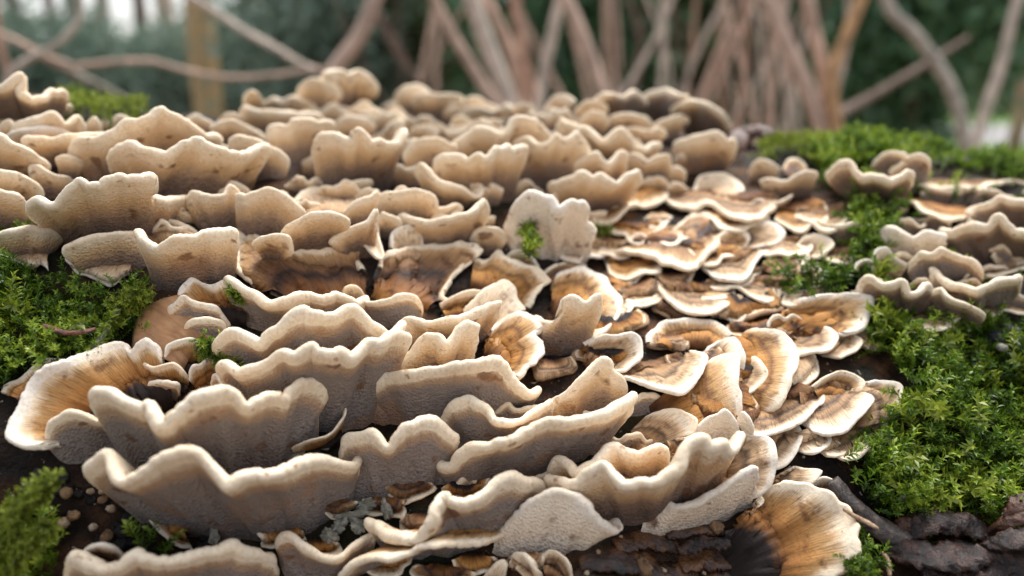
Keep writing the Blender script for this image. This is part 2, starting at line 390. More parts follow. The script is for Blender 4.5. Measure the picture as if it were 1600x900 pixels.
K('smooth amber-shaded bracket wedged behind the tall tent-shaped one', 'u', 'o', '34 218 42 212 60 213 80 214 110 209 150 208 168 207', '75 258 130 252', 1, pore='pore_warm')
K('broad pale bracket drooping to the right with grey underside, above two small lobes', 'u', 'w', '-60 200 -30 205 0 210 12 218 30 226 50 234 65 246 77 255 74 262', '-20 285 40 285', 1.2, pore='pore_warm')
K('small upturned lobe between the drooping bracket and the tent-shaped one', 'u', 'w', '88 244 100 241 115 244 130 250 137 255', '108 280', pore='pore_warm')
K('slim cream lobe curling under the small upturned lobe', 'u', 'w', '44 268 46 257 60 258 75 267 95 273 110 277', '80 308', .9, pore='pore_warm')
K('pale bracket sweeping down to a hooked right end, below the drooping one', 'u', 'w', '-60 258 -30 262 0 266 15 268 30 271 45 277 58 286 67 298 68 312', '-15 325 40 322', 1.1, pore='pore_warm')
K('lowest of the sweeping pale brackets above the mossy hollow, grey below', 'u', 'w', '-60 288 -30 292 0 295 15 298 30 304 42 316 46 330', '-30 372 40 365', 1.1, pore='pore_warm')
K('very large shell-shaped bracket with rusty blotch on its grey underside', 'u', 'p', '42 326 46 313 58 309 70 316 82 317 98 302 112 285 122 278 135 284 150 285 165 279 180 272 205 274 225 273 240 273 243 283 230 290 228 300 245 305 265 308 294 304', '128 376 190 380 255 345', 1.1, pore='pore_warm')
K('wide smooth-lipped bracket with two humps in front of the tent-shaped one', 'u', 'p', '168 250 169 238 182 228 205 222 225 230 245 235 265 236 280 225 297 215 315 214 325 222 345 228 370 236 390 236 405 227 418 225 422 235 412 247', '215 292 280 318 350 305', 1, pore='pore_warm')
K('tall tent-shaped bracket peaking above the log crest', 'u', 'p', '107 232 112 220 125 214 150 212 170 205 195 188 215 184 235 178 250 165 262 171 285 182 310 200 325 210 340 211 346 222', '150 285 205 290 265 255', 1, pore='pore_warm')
K('small pale tongue inside the shadow of the tent-shaped bracket', 'u', 'w', '262 216 272 209 286 209 300 220', '280 235', .8, pore='pore_warm')
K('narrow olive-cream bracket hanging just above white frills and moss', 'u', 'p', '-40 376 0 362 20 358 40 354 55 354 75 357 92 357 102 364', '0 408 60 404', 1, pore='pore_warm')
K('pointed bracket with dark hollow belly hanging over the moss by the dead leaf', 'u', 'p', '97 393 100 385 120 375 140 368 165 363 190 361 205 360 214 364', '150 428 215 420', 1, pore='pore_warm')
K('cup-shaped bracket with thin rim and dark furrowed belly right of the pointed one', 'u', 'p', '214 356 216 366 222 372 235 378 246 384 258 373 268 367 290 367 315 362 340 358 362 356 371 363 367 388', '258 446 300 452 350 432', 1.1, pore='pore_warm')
K('rounded tan back lobe inside the cup-shaped bracket', 'c', 'p', '214 362 218 350 235 341 260 340 285 346 310 360', '240 384 290 376', .9)
K('ragged white frill drooping onto moss below the pointed bracket', 't', 'w', '105 405 122 425 135 428 150 435 162 440 175 445 186 432 200 425', '140 405 190 408', .4, margin='margin_white')
K('torn white frill drooping onto moss at the narrow olive bracket', 't', 'w', '-20 402 5 408 20 405 38 412 50 418 60 410 72 420', '0 392 60 392', .4, margin='margin_white')
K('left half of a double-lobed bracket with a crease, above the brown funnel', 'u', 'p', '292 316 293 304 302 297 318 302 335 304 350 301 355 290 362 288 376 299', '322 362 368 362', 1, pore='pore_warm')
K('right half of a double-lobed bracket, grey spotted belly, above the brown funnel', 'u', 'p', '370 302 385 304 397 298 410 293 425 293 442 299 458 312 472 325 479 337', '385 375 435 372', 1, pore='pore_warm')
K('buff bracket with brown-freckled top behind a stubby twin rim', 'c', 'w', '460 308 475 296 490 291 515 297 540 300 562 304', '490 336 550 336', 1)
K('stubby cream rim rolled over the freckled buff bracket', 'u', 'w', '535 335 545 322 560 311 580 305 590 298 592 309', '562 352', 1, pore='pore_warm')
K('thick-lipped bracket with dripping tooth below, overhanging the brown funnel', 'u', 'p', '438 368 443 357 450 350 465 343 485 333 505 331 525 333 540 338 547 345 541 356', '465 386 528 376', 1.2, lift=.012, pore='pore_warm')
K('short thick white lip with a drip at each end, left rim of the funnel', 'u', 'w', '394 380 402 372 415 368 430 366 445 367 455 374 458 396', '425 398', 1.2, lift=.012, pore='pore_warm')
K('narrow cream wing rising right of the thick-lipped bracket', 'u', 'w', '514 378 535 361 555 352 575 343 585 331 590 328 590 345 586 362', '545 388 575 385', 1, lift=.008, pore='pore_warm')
K('pale wrinkled flap hanging between the funnel and small knob', 't', 'w', '562 372 572 385 585 398 594 402 598 396 592 372 590 345', '572 352', .8, lift=.006)
K('small straight cream ledge under the deep striped shell bracket', 'u', 'w', '519 292 530 287 550 283 575 279 584 284', '552 306', .8, pore='pore_warm')
K('smooth rounded bracket right of the little straight ledge', 'u', 'w', '588 318 590 305 605 300 630 297 650 294 670 299 680 308 685 322', '615 352 660 352', 1, pore='pore_warm')
K('small pale tongue beside the saucer-shaped bracket', 'u', 'w', '590 344 596 331 610 335 625 342 629 354', '606 372', pore='pore_warm')
K('saucer-shaped bracket with upturned right tip above the white knob', 'u', 'w', '621 342 628 334 645 340 670 344 690 340 715 335 735 330 750 318 757 312 764 320 762 334', '665 388 725 382', 1, pore='pore_warm')
K('inner rolled lip lying in the saucer-shaped bracket', 'u', 'w', '636 330 655 322 680 324 700 322 715 318 723 326', '680 350', .9, pore='pore_warm')
K('little folded bun-shaped bracket left of the round white one', 'u', 'w', '733 372 745 357 765 354 783 358 792 371 786 382', '762 398', 1, pore='pore_warm')
K('thin inner fold on the bun-shaped bracket', 'c', 'w', '742 368 752 362 768 361 780 366', '762 376', 1)
K('wavy strap-like bracket curling under the ruffled fan', 'u', 'w', '649 266 655 253 668 262 678 275 690 284 710 287 730 296 745 305 755 300 750 293', '678 315 715 318', 1, pore='pore_warm')

# --- back of the cluster, along the crest
g2 = 'little brackets on the crest'; l2 = 'little cream bracket in the crowded rows along the crest'
g3 = 'lumpy brackets on the crest mound'; l3 = 'lumpy tan bracket on the small mound beside a green moss tuft'
K(l3, 'u', 't', '464 152 468 132 490 120 508 127 528 136 534 146', '498 166', 1, g3, pore='pore_warm')
K(l3, 'u', 't', '498 128 508 112 530 107 546 113 560 109 576 117 588 130 591 144', '545 164', 1, g3, pore='pore_warm')
K(l3, 'u', 't', '512 152 528 140 546 146 562 152', '536 168', 1, g3, pore='pore_warm')
K(l2, 'u', 'w', '379 170 383 147 398 142 412 157', '396 178', 1, g2, pore='pore_warm')
K('smooth amber-bellied bracket highest in its row on the crest', 'u', 'p', '375 185 377 166 395 168 410 172 430 172 460 176 490 176 507 183', '410 214 465 210', 1, pore='pore_warm')
K(l2, 'u', 'w', '408 164 425 152 440 156 456 150 480 158 502 168', '455 185', 1, g2, pore='pore_warm')
K('stepped bracket with coarse dark striped belly left of the deep shell', 'u', 'p', '417 210 419 197 435 192 445 196 452 191 455 185 470 184 495 186 522 191', '440 272 500 268', 1, pore='pore_warm')
K(l2, 'u', 'w', '520 199 530 184 545 180 560 182 575 185 587 197', '555 228', 1, g2, pore='pore_warm')
K(l2, 'u', 'w', '528 184 532 172 550 168 575 167 590 174 599 192', '565 200', 1, g2, pore='pore_warm')
K('deep shell-shaped bracket with notched lip and finely striped dark belly', 'u', 'p', '489 234 491 220 500 210 512 206 525 206 540 215 548 215 553 203 565 200 573 209 580 217 600 218 615 222 628 215 633 206 630 199', '522 300 585 298', 1.1, pore='pore_warm')
K('upright cream wing standing behind the right edge of the deep shell', 'u', 'w', '593 212 605 196 615 189 625 187 632 195 634 212', '612 240', 1, pore='pore_warm')
K('slim drooping lip left of the stepped bracket', 'u', 'w', '356 224 366 212 385 212 405 218 425 228 445 240 450 253', '395 280 430 282', 1, pore='pore_warm')
K(l2, 'u', 'w', '328 198 345 189 360 185 375 190 395 200 410 210', '368 222', 1, g2, pore='pore_warm')
K(l2, 'u', 'w', '340 190 350 178 366 176 384 186', '362 198', 1, g2, pore='pore_warm')
K('dark-shadowed bracket linking the deep shell and the long arched one', 'u', 'p', '630 240 645 222 660 215 685 214 702 222 714 227', '655 288 695 280', 1, pore='pore_warm')
K('long arched bracket with one tall hump, behind the ruffled fan', 'u', 'p', '688 240 705 225 722 212 740 200 760 198 778 207 788 208 797 193 803 182 820 180 840 188 855 203 864 220', '735 268 815 262', 1, pore='pore_warm')
K('ruffled fan bracket with finely toothed rim and smooth brown belly', 'u', 'p', '680 266 678 250 690 240 705 240 720 242 730 246 740 240 748 238 755 245 765 240 775 228 785 230 795 226 805 230 824 226', '730 312 785 310', 1.1, pore='pore_warm')
K('tall ruffled bracket right behind the toothed fan', 'u', 'p', '801 225 812 214 825 212 838 222 850 222 862 215 872 208 880 215 892 212 903 205 910 215 916 222 921 232', '832 292 880 292', 1, pore='pore_warm')
K('upper of two shelf-like brackets with jagged rims right of the fan', 'u', 'p', '863 254 875 258 890 255 905 248 920 240 935 236 945 250 952 255 965 240 976 235 981 251', '895 292 955 290', 1, pore='pore_warm')
K('lower of two shelf-like brackets with jagged rims right of the fan', 'u', 'p', '855 287 870 282 890 275 910 268 925 275 938 270 950 278 965 284 980 275 995 265 1004 270 1001 285 986 296', '890 330 950 328', 1.1, pore='pore_warm')
K('broad zigzag bracket strung across the right end of the crest', 'u', 'p', '868 198 875 185 885 190 900 195 915 198 928 210 940 218 950 215 960 202 975 200 985 212 995 225 1010 230 1022 222 1034 222', '920 258 1000 262', 1, pore='pore_warm')
for rm, bs in (('903 190 915 175 930 172 945 178 953 190 949 200', '926 212'), ('853 166 865 150 885 147 899 157', '872 182'), ('840 182 852 168 866 170 876 182', '858 196'),
               ('898 172 912 158 935 156 948 164 951 174', '925 190'), ('718 184 722 170 740 165 760 168 770 172 785 165 796 162 802 178', '760 200'),
               ('703 198 708 185 720 180 735 188 747 198', '722 216'), ('743 200 752 184 762 187 775 185 787 194', '765 214'),
               ('712 170 725 155 745 150 762 160 778 168', '742 184'), ('635 214 645 200 660 195 675 195 684 208', '660 232'), ('642 196 652 183 668 180 682 190 694 196', '668 210'),
               ('596 190 606 172 622 166 634 178 640 190', '616 200'), ('953 182 975 176 1000 178 1015 186 1022 202', '990 216'), ('978 200 995 199 1015 203 1030 198 1042 208', '1010 230'),
               ('1013 200 1030 188 1050 182 1065 178 1077 186', '1042 218'), ('800 172 812 160 828 163 840 174', '820 186'), ('596 168 612 158 630 160 644 170', '620 180'),
               ('775 178 788 170 800 174 812 184', '792 196'), ('884 212 893 202 906 206 914 216', '898 224'), ('690 176 700 166 712 168 720 178', '706 190')):
    K(l2, 'u', 'w', rm, bs, 1, g2, pore='pore_warm')
K('flat tan ledge on the crest with a straight edge', 'u', 't', '642 156 655 146 690 146 715 146 724 154', '680 176', 1, pore='pore_warm')
K('yellow-brown hump on the crest beside the flat tan ledge', 'u', 'o', '615 156 625 137 645 131 662 135 673 146', '642 166', 1, th=1.6, pore='pore_warm')
g4 = 'grey-brown brackets behind the crest'; l4 = 'grey-brown shadowed bracket at the end of the crest nearest the bright moss'
for rm, bs in (('928 156 945 145 960 145 975 148 990 140 1003 148 1012 162', '972 184'), ('998 154 1015 142 1030 140 1045 138 1060 145 1077 150', '1036 180'), ('1048 170 1065 158 1085 155 1105 160 1125 170 1138 185 1143 198', '1092 212')):
    K(l4, 'u', 't', rm, bs, 1, g4, pore='pore_brown')
K('pair of brackets fused into a bracket edge below the zigzag one', 'u', 'p', '968 244 985 238 1000 242 1010 250 1025 243 1045 240 1050 252', '985 285 1035 285', 1, pore='pore_warm')
K('lone smooth grey-bellied bracket at the edge of bright moss', 'u', 'w', '1051 232 1055 220 1070 215 1090 210 1115 205 1130 208 1138 217 1148 217 1154 230 1146 242', '1075 268 1120 264', 1, pore='pore_warm')
K('small white lobe under the lone smooth bracket', 'u', 'w', '1053 250 1060 241 1076 239 1087 246 1082 254', '1068 262', .8, margin='margin_white', pore='pore_warm')
K('round white bracket with pinched dark hole and green sprout in front', 'u', 'w', '789 362 791 342 802 320 810 308 830 298 850 303 865 312 872 323 890 312 910 313 922 325 917 338 926 350 931 362 926 378', '830 408 895 404', .8, pore='pore_pale', margin='margin_white', th=1.2)
K('ochre scalloped bracket drooping right of the round white one', 't', 'o', '923 334 935 345 950 348 965 340 980 325 990 320 1010 323 1030 315 1040 305 1043 294', '945 312 1020 282', 1)
K('tiny white tongue in the dark gap right of the round white bracket', 't', 'w', '1008 341 1025 348 1040 348 1049 339', '1028 328', .7, margin='margin_white')
K('crescent-shaped bracket curling round a small inner cap near bright moss', 'c', 'w', '1082 298 1090 276 1110 269 1130 270 1150 278 1163 292 1161 308 1148 320', '1105 312', 1.6)
K('long wavy ribbon-edged bracket above the brown plum-coloured cap', 't', 't', '1043 308 1055 320 1070 325 1090 325 1105 318 1120 322 1135 335 1155 340 1175 342 1190 335 1203 325 1216 314', '1062 296 1120 298 1190 300', 1.2)
K('small hooded bracket against bright moss, left of a flat pale shelf', 'u', 'o', '1170 268 1180 250 1195 248 1210 255 1219 264', '1193 282', 1, pore='pore_warm')
K('reddish little cap on top of the flat pale shelf beside bright moss', 'c', 'd', '1222 262 1230 250 1242 246 1256 252 1262 262', '1242 270', 1)
K('flat pale shelf with grey belly right of the small hooded bracket', 'u', 'w', '1188 280 1205 278 1225 282 1245 272 1262 265 1278 269', '1210 308 1255 306', 1, pore='pore_warm')
K('orange-centred bracket below the flat pale shelf', 't', 'o', '1213 342 1235 355 1250 360 1262 355 1272 343 1283 346 1292 340 1288 318', '1232 318 1268 310', 1)
K('brown-bellied bracket pointing into green moss, right end of the ribbon row', 'u', 't', '1282 346 1300 350 1320 350 1340 345 1348 355 1344 372', '1302 386 1330 388', .8, pore='pore_brown')
g5 = 'small pale lobes right of the crest'; l5 = 'small pale lobe between the jagged shelves and the crescent bracket'
for rm, bs in (('1033 276 1045 262 1060 260 1072 268 1070 282', '1055 290'), ('1040 298 1050 285 1064 286 1076 296', '1058 306'), ('1012 290 1024 276 1038 278 1048 292', '1030 300'), ('1168 320 1185 310 1200 318 1225 312 1240 303', '1205 326')):
    K(l5, 'u', 'w', rm, bs, 1, g5, pore='pore_warm')

# --- right-hand middle tier
K('bracket with white scalloped lip and brown centre right of the green sprout', 't', 'p', '866 378 868 388 880 401 905 408 912 399 935 401 950 395 972 393', '900 366 958 372', .9, margin='margin_white')
K('wide plum-brown and orange cap with a pale wavy front lip', 't', 'd', '960 404 973 392 990 394 1010 397 1025 400 1037 411 1050 410 1062 417 1078 419 1092 408 1105 393 1118 380 1108 374', '1005 372 1095 352', 1)
K('upright brown back lobe of the plum-coloured cap', 'c', 't', '1050 360 1068 343 1085 332 1100 328 1112 336 1125 350 1135 358 1152 357', '1050 388 1110 380', 1)
K('small crinkled pale fold on the left of the plum-brown cap', 'c', 'w', '978 384 985 368 1000 362 1012 370 1019 386', '1000 394', 1.4)
K('broad tan cap with toothed white lip under the plum-brown cap', 't', 'p', '1092 410 1105 422 1120 432 1140 436 1160 435 1172 425 1180 408 1190 396 1204 393 1200 386', '1115 396 1170 386', 1, margin='margin_white')
K('rounded fan with thick white edge right of the plum-brown cap', 'c', 'p', '1148 354 1165 348 1182 345 1205 346 1222 352 1228 365 1221 378 1200 384 1178 388', '1128 376', 1.4, margin='margin_white')
K('amber lobe standing between the plum-brown cap and the white-edged fan', 'c', 'o', '1114 388 1118 372 1128 361 1146 357 1165 360 1173 372 1167 386', '1135 396', 1.4)
K('pale lobe beside a dark round hollow, right of the broad tan cap', 't', 'p', '1222 386 1240 384 1255 388 1261 400 1258 414 1244 426 1222 431', '1202 412', .9)
K('blunt white-tipped lobe poking into green moss', 't', 'w', '1256 414 1274 414 1285 425 1284 440 1270 448 1256 440', '1244 420', .9, margin='margin_white')
K('pinkish-grey fan lying on green moss above the white-tipped lobe', 'c', 'w', '1248 384 1258 369 1280 364 1298 371 1306 382 1296 393 1281 403 1266 400', '1240 392', 1.3)
K('long undulating bracket with pale lip in the lowest row of the middle tier', 't', 'p', '1102 444 1115 450 1130 452 1145 448 1158 450 1170 460 1185 468 1200 470 1215 461 1228 450', '1122 436 1190 430', .9)
K('right-hand ripple of the lowest middle row, ending at green moss', 't', 'p', '1212 452 1228 459 1245 460 1259 452 1262 444 1250 438', '1185 436 1218 424', .9)
K('left wing of the big sagging bracket, grey zoned with pale edge', 't', 't', '972 484 990 477 1005 477 1025 471 1037 461 1036 448', '985 448 1015 432', .9)
K('big sagging bracket with crusty brown centre and thick pale lip', 't', 't', '1029 434 1034 453 1048 470 1065 482 1085 488 1110 487 1126 480 1142 468 1141 460', '1042 428 1100 444', 1)
K('pinkish flap folded down at the right end of the big sagging bracket', 't', 'w', '1122 492 1138 496 1155 503 1166 488 1173 472 1158 461', '1120 484 1145 462', .7)
K('ochre bracket with short pale lip tucked under the plum-brown cap', 't', 'o', '985 447 993 438 1005 426 1016 414 1008 406', '952 428 970 408', .9)
K('brown-ochre lobe behind the white-edged ochre fan', 't', 'o', '962 458 978 461 990 453 990 440', '955 442', .8)
K('deep amber cap with white left lobe in the dark gap of the middle tier', 'c', 'o', '1009 534 1010 521 1022 511 1035 500 1060 496 1090 496 1120 502 1140 514 1147 523', '1055 536 1112 534', 1.2, margin='margin_white')

# --- large front cluster
K('dark brown hairy funnel, left half, with white scalloped left edge', 'c', 'd', '392 440 374 427 359 412 357 393 365 385 361 370 366 357 385 359 400 370 440 383 480 385 520 380 551 373 557 386 556 400 564 418', '455 462 520 466 572 448', 1)
K('dark brown hairy funnel, right half, with rolled cream right edge', 'c', 'd', '596 412 602 393 625 385 650 382 665 380 690 382 720 378 745 380 756 390 741 402 726 415 713 428 703 445 697 460 706 466', '578 452 615 470 665 470', 1.2)
K('blunt white knob standing on the back rim of the brown funnel', 'c', 'w', '609 384 611 362 625 352 645 350 660 361 663 384', '622 402 650 402', 1.6, margin='margin_white', th=1.4)
K('long cream lip closing the front of the brown funnel, left half', 'u', 'p', '350 430 365 438 382 448 400 460 420 471 440 468 460 460 485 457 505 463 525 456 545 462 560 469 573 462', '400 512 470 518 545 506', .9)
K('curled ear on the front lip of the brown funnel', 'c', 'w', '534 460 538 449 550 445 562 449 570 460', '552 470', 2.6)
K('short cream lip closing the front of the brown funnel, right half', 'u', 'p', '556 467 580 470 605 467 620 460 640 459 655 466 661 478 656 492', '585 512 645 514', .9)
K('white-edged brown lobe left of the funnel, green strand behind it', 'c', 'k', '276 470 279 449 290 438 300 432 315 440 335 442 350 436 362 450 380 465', '335 505 385 500', 1.3, margin='margin_white')
K('thin white twisting rim beside the dead leaf', 'u', 'w', '262 480 275 470 285 460 300 468 320 474 338 477 348 490 359 505', '300 520 345 525', .8, margin='margin_white')
K('smooth cream tongue overlapping the dead leaf', 'u', 'w', '287 516 293 501 315 496 335 497 353 505 352 522', '322 545', .9)
K('broad grey-bellied bracket with five-peaked rim below the funnel lip', 'u', 'p', '331 537 345 521 360 512 375 515 390 525 405 530 420 518 440 502 455 488 470 480 485 485 510 488 525 487 540 477 555 475 570 488 590 505 610 518 622 514 632 500', '395 590 475 610 570 585', 1)
K('broad grey-bellied bracket with saw-tooth rim above the velvety one', 'u', 'p', '339 573 345 563 356 567 370 578 385 572 400 568 415 562 425 552 440 545 455 550 470 545 485 535 500 545 520 548 535 545 548 555 560 545 575 530 595 530 610 520 630 517 642 524 632 540', '420 640 500 665 580 640', 1.05)
K('zigzag bracket folded like a fan, right of the saw-tooth rim', 'u', 'w', '606 579 620 562 640 548 655 528 670 518 685 522 695 535 705 530 715 515 725 505 740 503 749 514 741 540 735 562', '650 600 715 592', 1, pore='pore_warm')
K('cream ribbon running up to a curled tip, right of the five-peaked rim', 'u', 'w', '618 516 631 496 648 496 665 503 690 498 715 495 745 485 765 475 784 470 779 489', '670 540 740 530', 1, pore='pore_warm')
K('pale tan cap with pinched white point between funnel and ochre scoop', 'c', 'w', '722 482 750 455 770 442 790 436 804 445 811 465 823 483 801 492 786 505 768 520', '740 520', 1.6)
K('small golden lobe at the right foot of the brown funnel', 'c', 'o', '686 474 710 460 735 452 756 454 748 468', '702 490', 1.6)
K('ochre scoop with thick white curling right lip', 'c', 'o', '768 512 800 489 820 486 844 497 851 510 839 520 850 535 853 548 841 565 826 576 815 592 803 582', '752 548 770 575', 2.2, margin='margin_white')
K('pinkish ruffled bracket with coarse veined underside beside the ochre fan', 'u', 'w', '838 492 855 500 870 495 880 480 878 468 893 460 905 465 915 472 930 462 939 459 941 475 936 490 916 516', '840 556 912 548', 1.1, pore='pore_warm', ends=False)
K('ochre fan with crisp white semicircular edge beside the pinkish ruffled bracket', 'c', 'o', '866 440 870 426 885 419 905 415 925 420 945 432 962 450 974 470 971 490 956 511 936 527 915 538', '862 470 885 520', 1.5, margin='margin_white')
K('thin pale under-layer peeping out right of the ochre fan', 'c', 'w', '970 462 988 470 991 480 976 496 950 514', '940 480', .8)
K('wrinkled golden-brown cap with black-tipped right corner behind the tan cap', 'c', 'o', '742 400 762 404 780 389 792 398 802 405 830 412 846 420 864 436 851 446 841 460 830 482', '735 440 790 470', 1.1)
K('white frilled sliver above the wrinkled golden-brown cap', 'c', 'p', '790 398 800 390 815 390 830 397 844 416', '812 416', .9, margin='margin_white')
K('dark brown lobe linking the golden-brown cap and the ochre fan', 'c', 'd', '846 428 862 414 885 408 905 410 918 414', '872 430', .8)
K('plain tan fan with angular white edge left of the amber hollow', 'c', 'p', '918 534 945 521 970 522 990 517 1004 530 1006 545 1003 560 986 575 966 582', '912 558 925 575', 1.6, margin='margin_white')
K('long smooth cream bracket with spotted grey belly right of the saw-tooth rim', 'u', 'w', '578 600 590 590 605 582 630 580 660 575 690 570 720 565 750 562 770 558 785 562 795 575 805 590 820 605 836 612 847 604', '625 648 700 668 790 640', 1)
K('arched cream bracket over a dark hollow, below the long smooth one', 'u', 'w', '688 652 700 632 715 622 735 620 755 632 770 650 790 658 810 655 835 640 862 624', '735 705 835 688', 1)
K('steep cream edge climbing to a sharp peak below the ochre scoop', 'u', 'w', '838 642 860 625 885 610 905 590 925 570 942 557 952 560 960 578 977 591', '880 672 960 655', 1, pore='pore_warm')
K('rippled white lip ending in a tan leaf-shaped tip under the amber hollow', 't', 'p', '966 588 985 591 1010 600 1035 607 1060 612 1075 605 1088 588 1099 568 1098 554 1080 551', '990 575 1045 560', 1.3, margin='margin_white')
K('long slanting cream bracket rising to the right over black shadow', 'u', 'w', '674 716 690 724 704 724 716 708 728 697 745 695 770 690 800 683 830 665 850 655 870 652 890 655 910 650 930 648 950 640 970 632 985 620 994 614 990 630', '722 755 800 745 900 705', .9)
K('double-humped bracket with wrinkled grey belly left of the slanting one', 'u', 'w', '534 694 539 680 555 675 570 672 585 672 600 690 610 694 617 678 632 664 650 655 665 650 685 655 700 668 716 681 708 690 690 695', '560 770 620 778 690 752', 1)
K('longest lower bracket, wavy cream lip over spotted grey belly', 'u', 'p', '130 732 145 715 160 705 168 710 172 730 182 748 200 745 225 728 245 712 265 705 290 698 310 705 325 722 345 745 356 757 370 745 390 738 415 738 440 732 470 718 500 712 530 718 556 722 562 712', '270 812 380 832 505 800', 1)
K('rolled cream fold at the lower end of the large ochre cap', 'u', 'w', '70 678 78 656 100 643 120 641 145 652 168 655 180 645', '110 728 190 715', 1)
K('bracket with broad velvety grey underside and curled right ear', 'u', 'p', '140 618 148 605 175 610 195 623 218 632 230 628 238 645 250 662 265 650 285 632 305 615 325 610 350 604 372 615 385 630 405 618 430 612 445 617 455 605 470 592 490 589 506 597 509 610 496 621', '240 745 340 760 450 722', 1)
K('large ochre cap with thick white rim and dark centre beside the dead leaf', 'c', 'k', '88 694 50 699 20 696 3 681 8 660 20 640 30 615 45 590 65 572 95 560 125 550 150 540 175 530 190 532 201 543 214 530 228 525 243 535 251 552 249 572', '170 680 225 655 275 622', 1.8, margin='margin_white')
K('second white rim half hidden behind the large ochre cap', 'c', 'k', '0 612 8 598 28 590 40 580 55 566 75 558 100 558', '40 622 95 585', .7, margin='margin_white')
K('small fuzzy brown fan with pale outline in front of the dead leaf', 'c', 'k', '256 556 259 539 275 531 300 526 318 537 334 557', '285 584 315 582', 1.4, margin='margin_white')
K('tiny ochre twin-lobed cap beside the fuzzy brown fan', 'c', 'o', '294 592 299 571 313 567 322 560 335 558 342 572', '312 612 325 608', 1.8, margin='margin_white')
K('small jagged dark cap between the large ochre cap and the twin-lobed one', 'c', 'k', '224 566 238 572 262 566 275 568 297 588', '258 608 285 606', 1.6)
K('small white sliver in the dark centre of the large ochre cap', 'u', 'w', '232 598 245 594 270 597 280 601 281 612', '258 622', 1, margin='margin_white')
K('little golden hollow lobe behind the velvety bracket', 'c', 'o', '328 596 332 584 340 584 350 600 375 605 388 616', '352 632', 1.8, margin='margin_white')
K('grey-bellied bottom bracket with curled left end beside green moss', 'u', 'p', '102 888 104 872 112 864 126 866 135 876 150 878 165 885 185 880 200 868 215 862 235 870 260 872 285 868 310 860 340 855 360 848 385 855 410 862 428 868', '150 945 270 960 390 945', 1)
K('grey-white curled ring at the left end of the bottom bracket', 'c', 'p', '124 874 134 856 155 849 180 855 196 870', '160 884', 3.2, margin='margin_white')
K('V-shaped cream lip beside grey lichen at the foot of the cluster', 'u', 'w', '430 842 445 832 460 838 480 855 500 865 520 872 540 862 555 848 570 838 586 831', '465 905 550 902', .9)
K('thick cream S-shaped bracket with brown upper side near grey lichen', 'u', 'o', '568 812 585 820 600 832 625 840 650 838 665 825 672 808 680 785 690 770 705 778 720 782 745 775 770 755 785 742 800 740 820 745 845 750 852 764 838 776', '650 868 740 850 810 815', .9)
K('lowest cream-lipped bracket with brown streaked top, pointed right end', 't', 'o', '530 910 550 886 575 872 600 872 630 869 655 856 685 852 720 852 750 850 775 843 785 837', '640 852 700 832 765 815', 1.4)
K('pale dome-shaped bracket with smooth grey-white belly beside the rotten wood', 'u', 'w', '798 808 810 795 825 782 850 768 875 763 900 770 920 785 930 800 945 815 965 826 973 819 966 808', '780 872 850 872 920 848', .9, pore='pore_pale', margin='margin_white')
K('looping cream bracket with deep folds right of the pale dome', 'u', 'w', '850 742 870 746 890 751 905 745 920 730 940 720 952 728 965 745 980 755 1000 750 1025 750 1045 738 1062 728 1068 710 1075 690 1090 682 1105 682 1110 693 1120 692 1135 689 1146 701 1157 688 1161 672', '905 815 990 812 1090 765', 1, pore='pore_warm')
K('upper wavy loop over a black hollow, behind the looping bracket', 'u', 'w', '856 745 858 722 870 711 885 722 898 736 920 724 938 712 948 697 960 691 978 703 1000 706 1018 697 1035 694 1046 706 1040 723', '900 768 985 758 1030 745', .9, pore='pore_warm')
K('tan cap with yellowish crumpled edge above the looping bracket', 't', 'p', '1012 652 1030 645 1045 641 1070 648 1083 660 1081 676 1064 684 1040 688', '985 690 1010 700', 1.2)
K('white hooded fold right of the yellowish crumpled edge', 'u', 'w', '1078 678 1100 656 1120 645 1135 639 1150 658 1157 674', '1112 712 1140 705', 1.1, margin='margin_white', pore='pore_pale')
K('tall ochre cap with straight bluish-white right edge', 't', 'o', '1096 578 1118 562 1135 559 1150 562 1147 580 1148 600 1153 630 1153 657', '1040 622 1062 655', 1.6, margin='margin_white')
K('pale square-shouldered cap behind the tall ochre one', 't', 'p', '1096 554 1120 536 1145 530 1156 545 1161 560 1156 580 1143 588', '1098 575', 1.3, margin='margin_white')
K('small round tan fan right of the tall ochre cap', 't', 'p', '1158 564 1178 559 1192 571 1198 585 1186 602 1166 614 1146 613', '1150 588', 1.1)
K('narrow white loop at the lower right of the tall ochre cap', 'u', 'w', '1152 655 1160 642 1170 650 1178 670 1176 686', '1158 705', 1, margin='margin_white', pore='pore_pale')
K('crumpled orange-topped fan with frayed lower edge', 't', 'o', '1172 520 1205 518 1222 525 1240 545 1243 560 1239 580 1229 605 1221 625 1206 637 1187 636', '1150 538 1158 575 1172 612', 1.2)
K('frayed cream under-fold of the orange-topped fan', 't', 'w', '1178 630 1192 640 1208 640 1222 632 1228 615', '1185 600', .8)
K('zoned tan fan with black smudge on its left, above the hanging flap', 't', 't', '1212 550 1235 556 1255 552 1275 549 1295 545 1306 530 1301 518 1285 511 1265 510', '1222 522 1250 516', 1.1)
K('rippled tan fan meeting green moss, right of the black-smudged one', 't', 'p', '1288 556 1310 558 1325 552 1338 545 1345 532 1330 522 1308 517', '1285 530', 1.1)
K('tiny cream knob on the left of the black-smudged fan', 't', 'w', '1216 543 1221 556 1240 558 1249 547', '1234 542', 1.4)
K('brown-striped upper fan with thick white right end against moss', 't', 'o', '1236 478 1255 468 1285 462 1320 461 1350 463 1357 478 1353 495 1345 511 1325 520 1298 521', '1222 506 1262 508', 1.2, margin='margin_white')
K('knobbly yellowish lobe left of the brown-striped upper fan', 'c', 'w', '1198 516 1201 499 1215 490 1228 495 1240 489 1257 499', '1225 520', 1.4)
